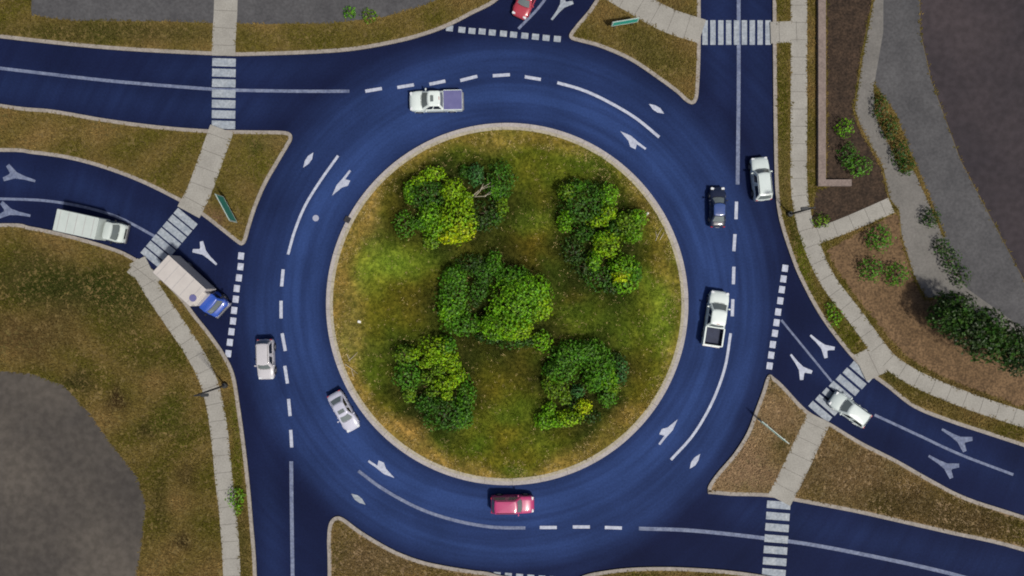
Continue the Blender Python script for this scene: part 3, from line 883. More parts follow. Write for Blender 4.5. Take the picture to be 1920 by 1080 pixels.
# shrubs, hedges and trees outside the circle
EG = 'shrubs in the plaza planting beds'
BZ = VZ + .01
shrub('round green shrub in the tan bed by the branch path', [(1650, 446, 24, 23, 1.5, 'mid')], EG, BZ, dens=13)
shrub('round bright shrub, western one of the pair in the tan bed', [(1634, 505, 22, 21, 1.4, 'mid')], EG, BZ, dens=13)
shrub('round shrub close beside the plaza in the tan bed', [(1681, 514, 22, 21, 1.4, 'mid')], EG, BZ, dens=13)
shrub('lime green shrub halfway down the dark walled bed', [(1584, 240, 16, 16, 1.2, 'bright')], EG, BZ, dens=13)
shrub('green shrub at the south end of the dark walled bed', [(1612, 312, 22, 18, 1.3, 'mid'), (1590, 290, 16, 22, 1.2, 'deep')], EG, BZ, dens=13)
shrub('small olive shrub beside the lamp post at the branch path', [(1540, 414, 15, 13, .7, 'olive')], EG, BZ, dens=13)
shrub('small dark shrub at the plaza edge', [(1746, 408, 16, 18, 1.3, 'dark')], EG, BZ, dens=13)
shrub('long dark clipped hedge beside the driveway bend', [(1650, 200, 13, 24, 1.1, 'dark'), (1668, 240, 14, 24, 1.1, 'dark'), (1688, 285, 15, 26, 1.1, 'dark'), (1700, 312, 14, 16, 1.0, 'dark')], None, BZ, dens=12, name='hedge', cat='hedge')
shrub('short dark hedge between the plaza and the driveway', [(1767, 462, 14, 16, 1.1, 'dark'), (1783, 488, 17, 22, 1.1, 'dark'), (1802, 518, 17, 20, 1.1, 'dark')], None, BZ, dens=12, name='hedge', cat='hedge')
shrub('bright green bush in the strip between kerb and pavement', [(1565, 594, 13, 17, .8, 'bright'), (1556, 575, 8, 10, .5, 'olive')], None, BZ, dens=13)
shrub('vivid green bush overhanging the western pavement', [(442, 934, 15, 17, 1.0, 'bright'), (446, 956, 8, 10, .6, 'olive')], None, BZ, dens=13)
shrub('tufted yellow green bush by the northern car park edge', [(692, 30, 14, 13, .9, 'olive'), (655, 24, 11, 11, .7, 'mid')], None, BZ, dens=13)

def tree(label, px, py, r_px, h, tones, group):
    X, Y = P(px, py, h * .7)
    root = empty('tree', (X, Y, BZ))
    tag(root, label, 'tree', group)
    r = r_px / PPM
    lobes = []
    for k in range(7):
        a, q = k * 2.4, r * .55 * (0 if k == 0 else 1)
        lobes.append((math.cos(a) * q, math.sin(a) * q, r * random.uniform(.5, .65), r * random.uniform(.5, .65), 2.2 + random.uniform(-.4, .4) + (.6 if k == 0 else 0), tones[k % len(tones)]))
    leaf_mesh('crown', lobes, root, h - 2.6, .24, 9, 0, .16)
    mb = MB()
    mb.tube([(0, 0, -.1), (.05, .02, h * .4), (0, 0, h * .75)], [.16, .12, .07], 8)
    for k in range(6):
        a = k * 1.05
        mb.tube([(0, 0, h * (.4 + .05 * k)), (math.cos(a) * r * .3, math.sin(a) * r * .3, h * .62), (math.cos(a) * r * .6, math.sin(a) * r * .6, h * .8)], [.07, .05, .02], 6)
    mb.build('trunk', M['bark'], root)
TG = 'dark trees below the plaza'
tree('dark tree nearest the plaza corner above the tan bed', 1790, 592, 38, 4.6, ('dark', 'darkest'), TG)
tree('wide dark tree in the middle of the row below the plaza', 1842, 625, 44, 5.0, ('dark', 'darkest', 'dark'), TG)
tree('dark tree at the right edge of the photo below the plaza', 1902, 655, 42, 4.8, ('darkest', 'dark', 'darkest'), TG)

# ------------------------------------------------------------------ grass (nobody could count it)
def blades(name, X, Y, Z, C, size, width=.03):
    n = len(X)
    k = 3
    V = np.zeros((n, k, 3, 3))
    CC = np.zeros((n, k, 3, 3))
    for j in range(k):
        a = rng.uniform(0, 6.283, n)
        t = rng.uniform(.75, 1.45, n)
        L = size * rng.uniform(.5, 1.4, n)
        ux, uy = np.cos(a), np.sin(a)
        bx, by = X + rng.normal(0, .09, n), Y + rng.normal(0, .09, n)
        wd = width * rng.uniform(.7, 1.4, n)
        V[:, j, 0] = np.stack([bx - uy * wd, by + ux * wd, Z - .01], 1)
        V[:, j, 1] = np.stack([bx + uy * wd, by - ux * wd, Z - .01], 1)
        V[:, j, 2] = np.stack([bx + ux * L * np.sin(t), by + uy * L * np.sin(t), Z + L * np.cos(t)], 1)
        CC[:, j, :] = (C * rng.uniform(.75, 1.3, (n, 1)))[:, None, :]
    V = V.reshape(-1, 3)
    CC = CC.reshape(-1, 3)
    me = bpy.data.meshes.new(name)
    me.vertices.add(len(V))
    me.vertices.foreach_set('co', V.ravel().astype(np.float32))
    me.loops.add(len(V))
    me.loops.foreach_set('vertex_index', np.arange(len(V), dtype=np.int32))
    me.polygons.add(len(V) // 3)
    me.polygons.foreach_set('loop_start', np.arange(0, len(V), 3, dtype=np.int32))
    me.update()
    a = me.color_attributes.new('leaf_colour', 'FLOAT_COLOR', 'POINT')
    a.data.foreach_set('color', np.concatenate([CC, np.ones((len(CC), 1))], 1).ravel().astype(np.float32))
    o = link_mesh(name, me, M['blade'])
    return o
n = 80000
r = np.sqrt(rng.random(n)) * (R0 - .78)
t = rng.random(n) * 6.28318
X, Y = ICX + r * np.cos(t), ICY + r * np.sin(t)
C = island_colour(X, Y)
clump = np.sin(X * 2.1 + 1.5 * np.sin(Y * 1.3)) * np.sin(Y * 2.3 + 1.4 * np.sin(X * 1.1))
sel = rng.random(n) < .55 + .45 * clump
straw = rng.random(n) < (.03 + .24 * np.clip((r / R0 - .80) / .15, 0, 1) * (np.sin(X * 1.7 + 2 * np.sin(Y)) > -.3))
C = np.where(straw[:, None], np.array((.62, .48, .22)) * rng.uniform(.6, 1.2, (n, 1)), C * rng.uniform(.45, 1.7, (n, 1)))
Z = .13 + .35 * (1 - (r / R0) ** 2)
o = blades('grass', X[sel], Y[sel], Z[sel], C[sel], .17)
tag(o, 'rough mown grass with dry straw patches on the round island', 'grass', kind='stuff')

n = 330000
X = rng.uniform(-56, 56, n)
Y = rng.uniform(-32, 32, n)
ok = np.zeros(n, bool)
for p in verges:
    sh = p
    ok |= inside(sh, X, Y)
for p in no_grass:
    ok &= ~inside(p, X, Y)
X, Y = X[ok], Y[ok]
px, py = X * PPM + 960, 540 - Y * PPM
nz = np.sin(px * .031 + 2 * np.sin(py * .023)) * np.sin(py * .035 + 1.8 * np.sin(px * .019))
C = np.array((.080, .074, .012)) * (.5 + .45 * nz)[:, None] + np.array((.185, .125, .045)) * (.5 - .45 * nz)[:, None]
opatch = [((140, 540), (120, 45), (.026, .036, .008), .9), ((230, 570), (60, 50), (.030, .042, .008), .7), ((30, 520), (80, 40), (.026, .036, .008), .7),
          ((290, 655), (60, 40), (.060, .062, .010), .8), ((60, 630), (90, 40), (.10, .066, .028), .8), ((220, 750), (18, 22), (.045, .028, .014), .9), ((276, 806), (15, 16), (.045, .028, .014), .9),
          ((320, 790), (40, 40), (.055, .065, .010), .7), ((345, 1015), (16, 14), (.04, .028, .012), .9), ((350, 890), (16, 22), (.05, .036, .014), .7), ((150, 715), (30, 20), (.03, .032, .010), .8), ((300, 940), (18, 50), (.04, .04, .010), .6),
          ((470, 290), (50, 50), (.100, .094, .016), .7), ((480, 275), (16, 14), (.030, .042, .008), .7), ((370, 390), (40, 30), (.16, .10, .06), .5), ((400, 420), (25, 20), (.17, .10, .07), .6), ((520, 262), (24, 18), (.17, .125, .05), .6),
          ((560, 70), (200, 22), (.075, .070, .012), .6), ((250, 60), (200, 22), (.040, .042, .012), .7), ((1200, 100), (50, 40), (.105, .085, .030), .5), ((1240, 130), (40, 30), (.09, .08, .02), .6), ((1250, 20), (40, 20), (.06, .05, .02), .5),
          ((1465, 250), (14, 160), (.075, .078, .010), .9), ((1466, 330), (14, 60), (.15, .12, .04), .6), ((1500, 500), (24, 60), (.085, .105, .008), .9), ((1585, 640), (24, 50), (.08, .088, .010), .8), ((1490, 440), (10, 30), (.05, .055, .010), .8), ((1680, 700), (40, 16), (.05, .055, .012), .8),
          ((445, 760), (10, 80), (.085, .092, .012), .9), ((448, 880), (10, 60), (.085, .092, .010), .9), ((400, 640), (16, 50), (.09, .08, .025), .8), ((455, 1010), (12, 60), (.08, .07, .02), .7),
          ((1440, 780), (60, 60), (.29, .20, .11), .9), ((1395, 880), (70, 50), (.30, .205, .125), .9), ((1440, 720), (14, 20), (.07, .065, .02), .7), ((1470, 830), (16, 16), (.06, .065, .012), .8),
          ((1580, 880), (110, 70), (.17, .115, .058), .8), ((1680, 940), (60, 30), (.075, .05, .026), .6), ((700, 1050), (80, 40), (.14, .095, .05), .7), ((1800, 980), (100, 40), (.085, .058, .028), .7), ((1860, 690), (90, 60), (.07, .05, .025), .6)]
for (cx, cy), (rx, ry), k, s in opatch:
    a = np.arctan2(py - cy, px - cx)
    d = np.hypot((px - cx) / rx, (py - cy) / ry) / (1 + .2 * np.sin(3 * a + cx) + .12 * np.sin(7 * a))
    w_ = s * np.exp(-d ** 3 * .7)
    C = C * (1 - w_)[:, None] + np.array(k) * w_[:, None]
C = C * 1.3 * rng.uniform(.78, 1.25, (len(C), 1))
o = blades('grass', X, Y, np.full(len(X), VZ), C, .26, .055)
tag(o, 'patchy olive and brown grass on the verges and splitter islands', 'grass', kind='stuff')

# ------------------------------------------------------------------ vehicles
def loft(stations, closed_end=True):
    """stations: (x, half width, bottom z, top z, crown); returns verts, faces"""
    v, f = [], []
    for x, hw, zb, zt, cr in stations:
        prof = [(.90, zb), (.985, zb + .10), (1.0, zb + (zt - zb) * .45), (.985, zb + (zt - zb) * .75), (.945, zt - .055), (.86, zt), (.5, zt + cr * .7)]
        ring = [(-a * hw, z) for a, z in prof] + [(0, zt + cr)] + [(a * hw, z) for a, z in prof[::-1]]
        v += [(x, y, z) for y, z in ring]
    n = 15
    for i in range(len(stations) - 1):
        for k in range(n):
            m_ = (k + 1) % n
            f.append((i * n + k, (i + 1) * n + k, (i + 1) * n + m_, i * n + m_))
    f.append(tuple(range(n)))
    f.append(tuple((len(stations) - 1) * n + k for k in range(n - 1, -1, -1)))
    return v, f

def cabin(root, xr0, xr1, xf1, xf0, wb, wt, z0, z1, paint, glass_side, ws='glass', rear=True, roof_mat=None, pillars=(.46,), name='cabin', rear_mat=None, crown=.06):
    """greenhouse: rear foot, rear roof edge, front roof edge, front foot; half widths at the belt and roof"""
    nf, nc, ns = 8, 3, 14
    def ring(v_):
        xr, xf, hw = xr0 + (xr1 - xr0) * v_, xf0 + (xf1 - xf0) * v_, wb + (wt - wb) * v_
        r = .13 + .05 * v_
        pts, code = [], []
        bow = .10 * (1 - .3 * v_)
        for i in range(nf):           # front, right to left (from -y to +y)
            t = i / (nf - 1)
            y = -hw + r + (2 * hw - 2 * r) * t
            pts.append((xf + bow * (1 - (2 * t - 1) ** 2), y)); code.append('F')
        for i in range(1, nc + 1):
            a = math.pi / 2 * i / (nc + 1)
            pts.append((xf - r + r * math.cos(a), hw - r + r * math.sin(a))); code.append('C')
        for i in range(ns):
            t = i / (ns - 1)
            pts.append((xf - r + (xr + r - xf + r) * t, hw)); code.append('L')
        for i in range(1, nc + 1):
            a = math.pi / 2 * i / (nc + 1)
            pts.append((xr + r - r * math.sin(a), hw - r + r * math.cos(a))); code.append('C')
        for i in range(nf):
            t = i / (nf - 1)
            y = hw - r - (2 * hw - 2 * r) * t
            pts.append((xr - bow * .5 * (1 - (2 * t - 1) ** 2), y)); code.append('R')
        for i in range(1, nc + 1):
            a = math.pi / 2 * i / (nc + 1)
            pts.append((xr + r - r * math.cos(a), -hw + r - r * math.sin(a))); code.append('C')
        for i in range(ns):
            t = i / (ns - 1)
            pts.append((xr + r + (xf - r - xr - r) * t, -hw)); code.append('S')
        for i in range(1, nc + 1):
            a = math.pi / 2 * i / (nc + 1)
            pts.append((xf - r + r * math.sin(a), -hw + r - r * math.cos(a))); code.append('C')
        return pts, code
    lv = [0, .10, .5, .90, 1.0]
    V = []
    code = None
    for v_ in lv:
        pts, code = ring(v_)
        z = z0 + (z1 - z0) * v_
        V += [(x, y, z) for x, y in pts]
    n = len(code)
    pts, _ = ring(1.0)
    cx = (xr1 + xf1) / 2
    for s, dz in ((.96, .025), (.80, .045), (.45, crown), (.12, crown + .006)):
        V += [(cx + (x - cx) * s, y * s, z1 + dz) for x, y in pts]
    groups = {'paint': [], 'roof': [], 'F': [], 'R': [], 'L': [[], []], 'S': [[], []]}
    for L in range(len(lv) - 1):
        for k in range(n):
            m_ = (k + 1) % n
            q = (L * n + k, L * n + m_, (L + 1) * n + m_, (L + 1) * n + k)
            c, c2 = code[k], code[m_]
            if L in (1, 2) and c == c2 and c in 'FRLS':
                if c in 'FR':
                    if c == 'R' and not rear:
                        groups['paint'].append(q)
                    else:
                        groups[c].append(q)
                    continue
                base = code.index(c)
                i = k - base
                t = i / (ns - 1) if c == 'L' else 1 - (i + 1) / (ns - 1)
                pil = False
                for p_ in pillars:
                    if abs(t + .5 / (ns - 1) - p_) < .05:
                        pil = True
                if pil or t < .02 or t > .93:
                    groups['paint'].append(q)
                else:
                    groups[c][0 if t < pillars[0] else 1].append(q)
                continue
            groups['paint'].append(q)
    top0 = (len(lv) - 1) * n
    for L in range(4):
        for k in range(n):
            m_ = (k + 1) % n
            groups['roof'].append((top0 + L * n + k, top0 + L * n + m_, top0 + (L + 1) * n + m_, top0 + (L + 1) * n + k))
    groups['roof'].append(tuple(top0 + 4 * n + k for k in range(n)))
    def sub(name_, faces, m_, parent):
        if not faces:
            return None
        used = sorted({i for q in faces for i in q})
        mp = {a: b for b, a in enumerate(used)}
        return mesh(name_, [V[i] for i in used], [tuple(mp[i] for i in q) for q in faces], m_, parent, smooth=True)
    cab = sub(name, groups['paint'], paint, root)
    rf = sub('roof', groups['roof'], roof_mat or paint, root)
    sub('windscreen', groups['F'], M[ws], root)
    sub('rear_window', groups['R'], rear_mat or M['glass'], root)
    for c in 'LS':
        for q in groups[c]:
            sub('side_window', q, glass_side, root)
    return rf

def wheels(root, xs, hw, r=.34, w_=.22):
    for x in xs:
        for s in (-1, 1):
            wh = empty('wheel', (x, s * (hw - w_ / 2 + .012), r))
            wh.parent = root
            mb = MB()
            mb.cyl((0, 0, 0), r, (0, 1, 0), w_ / 2, 24)
            mb.build('tyre', M['tyre'], wh)
            mb = MB()
            mb.cyl((0, s * (w_ / 2 + .004), 0), r * .62, (0, 1, 0), .012, 20)
            for k in range(5):
                a = k * 1.2566
                mb.box((math.cos(a) * r * .3, s * (w_ / 2 + .02), math.sin(a) * r * .3), (.08, .012, .08))
            mb.build('rim', M['rim'], wh)

def arch(root, xs, hw, m, r=.41):
    for x in xs:
        for s in (-1, 1):
            mb = MB()
            pts = [(x + math.cos(a) * r, s * (hw + .002), .34 + math.sin(a) * r) for a in np.linspace(-.1, math.pi + .1, 13)]
            mb.tube(pts, .03, 6)
            mb.build('wheel_arch', m, root)

def lamps(root, xf, xr, hw, zf, zr, tall=.14, front=True, frt=.34):
    for s in (-1, 1):
        mb = MB()
        mb.box((xf - .10, s * (hw - frt / 2 - .06), zf), (.26, frt, .15), s * -.22, .05)
        mb.build('headlight', M['lamp_clear'], root)
        mb = MB()
        mb.box((xr + .05, s * (hw - .16), zr), (.14, .24, tall), s * .1, .03)
        mb.build('tail_light', M['lamp_red'], root)

def mirrors(root, x, hw, z, m):
    for s in (-1, 1):
        mb = MB()
        mb.box((x, s * (hw + .12), z), (.14, .22, .15), s * .12, .04)
        mb.box((x + .02, s * (hw + .0), z - .03), (.06, .14, .05))
        mb.build('mirror', m, root)

def place(root, px, py, d, z=.8):
    """centre of the vehicle seen at px,py (about z high), heading along px direction d"""
    x, y = P(px, py, z)
    root.location = (x, y, 0)
    root.rotation_euler = (0, 0, math.atan2(-d[1], d[0]))

def common(root, L, W, paint, zh, ztail, wb, m_trim='trim', bumper=True):
    hw = W / 2
    mb = MB()
    mb.box((L / 2 - .03, 0, .40), (.10, W * .62, .18), 0, .03)
    mb.build('grille', M['trim'], root)
    mb = MB()
    mb.box((-L / 2 - .005, 0, .55), (.02, .42, .12), 0, 0)
    mb.build('number_plate', M['plate'], root)
    mb = MB()
    mb.box((0, 0, .22), (L * .86, W * .80, .14))
    mb.build('underbody', M['trim'], root)

def sedan(label, px, py, d, L, W, paint, roof_mat=None, sunroof=False, kind='sedan', name='car', cat='car', hood_mat=None, glass_side=None, group=None, ws='glass', rear_mat=None):
    root = empty(name, (0, 0, 0))
    tag(root, label, cat, group)
    hw = W / 2
    h = L / 2
    if kind == 'sedan':
        zt = [(-h, .80, .42, .72), (-h + .10, .92, .28, .84), (-h + .35, .97, .24, .93), (-h + .95, .995, .22, .95), (-.3, 1.0, .20, .95), (.55, 1.0, .20, .94), (h - 1.15, .99, .22, .90), (h - .55, .96, .24, .82), (h - .20, .86, .28, .70), (h - .05, .72, .34, .60), (h, .60, .40, .54)]
        cb = (-h + .55, -h + 1.15, .25, .95, hw * .90, hw * .70, .93, 1.40)
    elif kind == 'hatch':
        zt = [(-h, .84, .40, .80), (-h + .10, .93, .28, .95), (-h + .4, .98, .24, .98), (-.3, 1.0, .20, .97), (.6, 1.0, .20, .95), (h - .95, .99, .22, .91), (h - .45, .95, .24, .82), (h - .16, .84, .28, .70), (h - .04, .72, .34, .60), (h, .60, .40, .54)]
        cb = (-h + .12, -h + .50, .35, .98, hw * .92, hw * .72, .95, 1.48)
    else:   # suv
        zt = [(-h, .86, .45, .95), (-h + .08, .94, .32, 1.06), (-h + .35, .98, .28, 1.10), (-.3, 1.0, .26, 1.09), (.6, 1.0, .26, 1.07), (h - .95, .99, .28, 1.04), (h - .40, .96, .30, .97), (h - .14, .88, .34, .84), (h - .03, .78, .40, .70), (h, .68, .46, .62)]
        cb = (-h + .10, -h + .42, .40, .92, hw * .93, hw * .76, 1.06, 1.70)
    st = [(x, a * hw, zb, z, .03) for x, a, zb, z in zt]
    v, f = loft(st)
    mesh('body', v, f, paint, root, smooth=True)
    zf = zt[-3][3] - .02
    cabin(root, *cb, paint, glass_side or M['dark_glass'], ws, True, roof_mat, pillars=(.46,), rear_mat=rear_mat)
    if hood_mat:
        pass
    r = .33 if kind != 'suv' else .37
    wx = (-h + .85, h - .88)
    wheels(root, wx, hw * .985, r)
    arch(root, wx, hw * .985, paint if kind != 'suv' else M['trim'], r + .07)
    lamps(root, h - .10, -h + .02, hw * .93, zf, zt[1][3] - .10)
    mirrors(root, cb[3] - .32, hw * .93, cb[6] + .08, paint)
    common(root, L, W, paint, 0, 0, wx)
    mb = MB()                       # bonnet shut line and door handles
    for s in (-1, 1):
        for xx in (-.55, .30):
            mb.box((xx, s * (hw + .004), cb[6] - .12), (.16, .03, .03))
    mb.build('door_handle', M['trim'] if kind == 'suv' else paint, root)
    for s in (-1, 1):
        mb = MB()
        mb.box((cb[3] + .05, s * .28, cb[6] + .045), (.03, .50, .015), s * .08)
        mb.build('wiper', M['trim'], root)
    if sunroof:
        mb = MB()
        mb.box(((cb[1] + cb[2]) / 2 + .22, 0, cb[7] + .062), (.42, .72, .016), 0, .05)
        mb.build('sunroof', M['glass'], root)
    if kind == 'suv':
        for s in (-1, 1):
            mb = MB()
            mb.tube([(cb[1] + .15, s * (cb[5] - .08), cb[7] + .04), (cb[1] + .3, s * (cb[5] - .08), cb[7] + .09), (cb[2] - .25, s * (cb[5] - .08), cb[7] + .09), (cb[2] - .1, s * (cb[5] - .08), cb[7] + .04)], .022, 6)
            mb.build('roof_rail', M['trim'], root)
    place(root, px, py, d, .8)
    return root

def pickup(label, px, py, d, L, W, paint, cover=False, sunroof=False):
    root = empty('pickup_truck', (0, 0, 0))
    tag(root, label, 'pickup truck', 'white pickup trucks on the roundabout')
    hw, h = W / 2, L / 2
    bl = 1.95
    xb = -h + bl                   # front of the bed
    zt = [(xb, .985, .30, 1.10), (xb + .3, .99, .28, 1.12), (.4, 1.0, .28, 1.13), (h - 1.5, 1.0, .28, 1.12), (h - .8, .99, .30, 1.08), (h - .35, .95, .34, 1.00), (h - .12, .86, .38, .88), (h - .02, .76, .42, .76), (h, .70, .46, .70)]
    v, f = loft([(x, a * hw, zb, z, .05) for x, a, zb, z in zt])
    mesh('body', v, f, paint, root, smooth=True)
    cabin(root, xb + .02, xb + .28, h - 2.05, h - 1.30, hw * .91, hw * .74, 1.10, 1.78, paint, M['dark_glass'], 'glass', True, None, pillars=(.5,))
    mb = MB()
    for s in (-1, 1):
        y0 = s * (hw - .085)
        mb.box(((-h + xb) / 2, y0, .80), (bl - .02, .15, .66), 0, .05)
    mb.box((xb - .05, 0, .82), (.08, W - .34, .60))
    mb.build('bed_side', paint, root)
    mb = MB()
    mb.box((-h + .05, 0, .80), (.10, W - .20, .60), 0, .04)
    tg = mb.build('tailgate', paint, root)
    mb = MB()
    mb.box((-h + .0, 0, .98), (.02, .24, .06))
    mb.build('handle', M['trim'], tg)
    mb = MB()
    mb.box(((-h + xb) / 2, 0, .60), (bl - .14, W - .34, .06))
    for k in range(7):
        mb.box(((-h + xb) / 2, -.6 + .2 * k, .637), (bl - .2, .07, .016))
    mb.build('bed_floor', M['bed_liner'], root)
    mb = MB()
    for s in (-1, 1):
        mb.box(((-h + xb) / 2, s * (hw - .172), .85), (bl - .2, .02, .46))
    mb.box((xb - .105, 0, .86), (.02, W - .40, .46))
    mb.box((-h + .112, 0, .86), (.02, W - .40, .42))
    mb.build('bed_liner', M['bed_liner'], root)
    if cover:
        mb = MB()
        mb.box(((-h + xb) / 2 - .01, 0, 1.145), (bl - .06, W - .16, .035), 0, .03)
        for k in range(3):
            mb.box((-h + .5 + .5 * k, 0, 1.166), (.04, W - .3, .012))
        mb.build('bed_cover', M['bed_cover'], root)
    wx = (-h + 1.12, h - .98)
    wheels(root, wx, hw * .985, .40, .27)
    arch(root, wx, hw * .985, paint, .48)
    lamps(root, h - .12, -h + .03, hw * .95, .92, .88, .32)
    mirrors(root, h - 1.75, hw * .95, 1.22, paint)
    common(root, L, W, paint, 0, 0, wx)
    mb = MB()
    mb.box((-h - .06, 0, .46), (.14, W * .88, .16), 0, .03)
    mb.build('rear_bumper', M['rim'], root)
    mb = MB()
    for s in (-1, 1):
        mb.tube([(-.9, s * (hw - .02), .36), (.95, s * (hw - .02), .36)], .045, 6)
    mb.build('side_step', M['trim'], root)
    for s in (-1, 1):
        mb = MB()
        mb.box((h - 1.24, s * .3, 1.17), (.03, .52, .015), s * .08)
        mb.build('wiper', M['trim'], root)
    mb = MB()
    mb.box((xb + .34, 0, 1.835), (.05, .34, .03), 0, .01)
    mb.build('brake_lamp', M['lamp_red'], root)
    if sunroof:
        mb = MB()
        mb.box((h - 2.42, 0, 1.84), (.36, .70, .016), 0, .05)
        mb.build('sunroof', M['glass'], root)
    place(root, px, py, d, .9)
    return root

def box_truck(label, px, py, d, Lbox, Lcab, W, hbox, cab_paint, box_mat, reefer=False, name='box_truck', cat='truck', hcab=2.2, z=1.5):
    root = empty(name, (0, 0, 0))
    tag(root, label, cat)
    L = Lbox + Lcab + .25
    h, hw = L / 2, W / 2
    mb = MB()
    zb = .75
    mb.box((-h + Lbox / 2, 0, (zb + hbox) / 2), (Lbox, W, hbox - zb), 0, .05)
    bx = mb.build('cargo_box', box_mat, root)
    mb = MB()
    for k in range(5):
        mb.box((-h + Lbox * (k + .5) / 5, 0, hbox + .004), (.05, W - .2, .012))
    mb.build('roof_rib', M['box_side'], bx)
    mb = MB()
    for s in (-1, 1):
        mb.box((-h - .012, s * W * .24, (zb + hbox) / 2), (.024, W * .44, hbox - zb - .2))
    mb.build('rear_door', M['box_side'], bx)
    for zz, nm in ((zb + .05, 'edge_trim'), (hbox - .06, 'edge_trim')):
        mb = MB()
        for s in (-1, 1):
            mb.box((-h + Lbox / 2, s * (hw + .006), zz), (Lbox - .05, .02, .09))
        mb.build(nm, M['rim'], bx)
    mb = MB()
    mb.box((0, 0, .58), (L - .5, W * .45, .18))
    mb.build('chassis', M['trim'], root)
    x0 = h - Lcab
    cw = hw * .93
    zt = [(x0, .99, .45, 1.35), (x0 + .1, 1, .42, 1.37), (h - .9, 1, .42, 1.34), (h - .45, .98, .42, 1.25), (h - .12, .92, .44, 1.12), (h, .82, .50, .98)]
    v, f = loft([(x, a * cw, b, c, .04) for x, a, b, c in zt])
    mesh('body', v, f, cab_paint, root, smooth=True)
    cabin(root, x0 + .02, x0 + .08, h - .80, h - .45, cw * .96, cw * .86, 1.30, hcab, cab_paint, M['dark_glass'], 'glass', True, None, pillars=(.88,), crown=.09)
    if reefer:
        mb = MB()
        mb.box((x0 - .10, 0, hbox - .55), (.42, W * .72, .85), 0, .08)
        rf = mb.build('cooling_unit', M['box'], root)
        mb = MB()
        mb.cyl((x0 - .62, -.35, hbox + .02), .36, (0, 0, 1), .03, 20)
        mb.build('roof_vent', M['bed_cover'], root)
    for xx in (-h + 1.2, x0 + Lcab * .45):
        wheels(root, (xx,), hw * .97, .44, .28 if xx > 0 else .5)
    lamps(root, h - .06, -h + .05, cw * .95, .86, .70)
    mirrors(root, h - .75, cw, 1.7, M['trim'])
    mb = MB()
    mb.box((h + .03, 0, .56), (.16, W * .9, .24), 0, .05)
    mb.build('bumper', M['rim'], root)
    mb = MB()
    mb.box((h - .02, 0, .86), (.06, W * .5, .26), 0, .02)
    mb.build('grille', M['trim'], root)
    for s in (-1, 1):
        mb = MB()
        mb.box((h - .40, s * .4, 1.39), (.03, .6, .02), s * .08)
        mb.build('wiper', M['trim'], root)
    place(root, px, py, d, z)
    return root

pickup('white pickup with a grey cover over its bed heading west above the island', 817, 189, (-1, .02), 5.45, 2.10, M['white'], cover=True, sunroof=True)
pickup('white pickup with an empty dark open bed beside the island', 1343, 597, (15, -100), 5.70, 2.06, M['white'])
sedan('small black car with blue sky sheen painted on its roof ahead of the open bed pickup', 1346, 388, (0, -1), 4.20, 1.66, M['black'], roof_mat=M['roof_sheen'], kind='sedan', group='cars driving on the roundabout')
sedan('white minivan like car leaving north next to the right kerb', 1427, 335, (-8, -78), 4.50, 1.86, M['white_warm'], kind='suv', group='cars driving on the roundabout')
sedan('pale silver SUV in the outer lane west of the island', 498, 674, (2, 74), 4.15, 1.74, M['beige'], kind='suv', group='cars driving on the roundabout')
sedan('lilac silver sedan with a sunroof close to the island kerb', 644, 772, (34, 60), 4.35, 1.70, M['silver'], kind='sedan', sunroof=True, group='cars driving on the roundabout')
sedan('crimson pink SUV driving below the island', 961, 946, (1, -.01), 4.45, 1.84, M['pink'], kind='suv', group='cars driving on the roundabout')
sedan('red car waiting on the north approach at the photo edge', 988, -4, (-14, 30), 4.20, 1.80, M['red'], kind='hatch', group='cars waiting on the approach roads')
sedan('white car crossing the zebra bars of the east approach', 1594, 768, (-38, -27), 4.40, 1.84, M['white_warm'], kind='hatch', group='cars waiting on the approach roads')
box_truck('blue cabbed truck with a cream box waiting at the west yield line', 358, 539, (40, 36.5), 5.1, 1.75, 2.35, 3.1, M['blue'], M['box'], reefer=True, hcab=2.15, z=2.2)
box_truck('plain white delivery truck on the far west approach', 167, 425, (100, 22), 4.3, 1.6, 2.2, 2.7, M['van_white'], M['van_white'], name='delivery_truck', hcab=2.1, z=2.0)

# ------------------------------------------------------------------ street lamps, signs, litter, dead wood
def lamp_post(label, base_px, h, rz):
    x, y = P(*base_px)
    root = empty('street_lamp', (x, y, VZ), rz)
    tag(root, label, 'street lamp', 'street lamps beside the pavements')
    mb = MB()
    mb.tube([(0, 0, -.05), (0, 0, .45)], [.30, .26], 14)
    mb.build('base', M['pole'], root)
    mb = MB()
    mb.tube([(0, 0, .4), (0, 0, h - .1)], [.11, .075], 10)
    mb.build('pole', M['pole'], root)
    mb = MB()
    mb.tube([(0, 0, h - .15), (.35, 0, h + .02), (1.0, 0, h + .08)], [.05, .04, .035], 8)
    mb.build('arm', M['pole'], root)
    mb = MB()
    mb.box((1.05, 0, h + .06), (.72, .30, .12), 0, .06)
    hd = mb.build('lamp_head', M['pole'], root)
    mb = MB()
    mb.box((1.08, 0, h - .012), (.5, .2, .02))
    mb.build('lens', M['lamp_clear'], hd)
lamp_post('dark street lamp on the grass strip beside the eastern pavement', (1479, 402), 6.0, math.radians(185))
lamp_post('dark street lamp on the grass strip beside the western pavement', (424, 722), 7.0, math.radians(5))

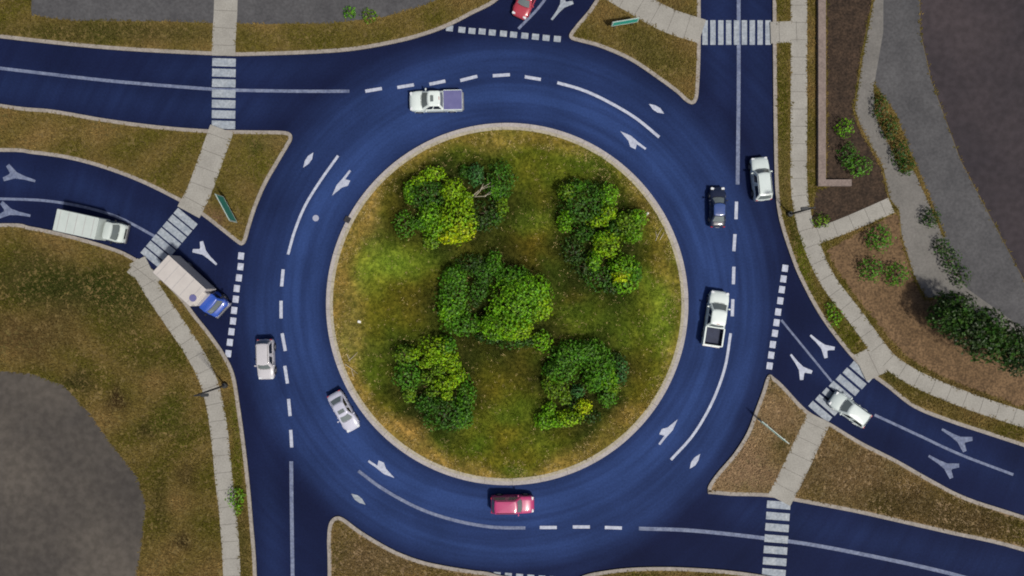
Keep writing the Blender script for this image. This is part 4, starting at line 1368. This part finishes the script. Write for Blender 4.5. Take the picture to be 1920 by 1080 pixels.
def road_sign(label, px, py, along, w_, h_, face, zb=.9, group='road signs on the splitter islands'):
    """panel seen at px,py, its width along px direction"""
    x, y = P(px, py, zb + h_ / 2)
    root = empty('road_sign', (x, y, VZ), math.atan2(-along[1], along[0]))
    tag(root, label, 'road sign', group)
    mb = MB()
    mb.box((0, 0, zb + h_ / 2), (w_, .05, h_), 0)
    mb.build('panel_back', M['sign_back'], root)
    mb = MB()
    mb.box((0, face * .031, zb + h_ / 2), (w_ - .10, .012, h_ - .10))
    p = mb.build('panel_face', M['sign_green'], root)
    mb = MB()
    a, b = w_ / 2 - .09, h_ / 2 - .09
    zc = zb + h_ / 2
    for dx, dz, sx, sz in ((0, b, 2 * a, .05), (0, -b, 2 * a, .05), (a, 0, .05, 2 * b), (-a, 0, .05, 2 * b)):
        mb.box((dx, face * .042, zc + dz), (sx, .01, sz))
    mb.build('border', M['sign_white'], p)
    for s in (-1, 1):
        mb = MB()
        mb.tube([(s * w_ * .32, -face * .07, -.1), (s * w_ * .32, -face * .07, zb + h_ - .05)], .045, 8)
        mb.build('post', M['steel'], root)
road_sign('teal green direction sign on the western splitter island', 425, 391, (26, 48), 3.1, 1.9, 1, .7)
road_sign('pale backed sign on the south eastern splitter island', 1449, 808, (58, 48), 3.6, 1.35, -1, .7)
road_sign('sign among the grass of the northern splitter island', 1172, 42, (48, -8), 2.8, 1.1, -1, .8)

def litter(label, px, py, s):
    x, y = P(px, py)
    mb = MB()
    mb.box((0, 0, .03), (s, s * .7, .03), 0, .03)
    mb.box((s * .2, s * .1, .05), (s * .5, s * .6, .02), .5, .02)
    o = tag(mb.build('litter', M['litter']), label, 'litter', 'scraps of litter on the island')
    o.location = (x, y, ISL_Z(x, y) + .05)
    o.rotation_euler = (0, 0, random.random() * 3)
litter('white scrap of paper on the brown grass in the west of the island', 675, 603, .34)
litter('white scrap of paper near the kerb east of the north east bed', 1213, 401, .30)
def dead(label, lines, px, py):
    x, y = P(px, py)
    mb = MB()
    for ln in lines:
        pts = [(*np.subtract(P(*q), (x, y)), .10 + .05 * i) for i, q in enumerate(ln)]
        mb.tube(pts, [.035, .028, .012][:len(pts)] if len(pts) == 3 else [.035, .015], 5)
    o = tag(mb.build('dead_branch', M['dead_wood']), label, 'branch')
    o.location = (x, y, ISL_Z(x, y))
dead('pale dry twigs lying by the eastern island kerb', [[(1228, 452), (1233, 440), (1240, 428)], [(1231, 446), (1228, 434)], [(1236, 450), (1244, 436)]], 1234, 440)
dead('pale broken sticks lying by the western island kerb', [[(648, 682), (660, 690), (672, 700)], [(655, 676), (664, 668), (672, 660)], [(652, 664), (658, 678)], [(664, 706), (660, 690)]], 660, 682)
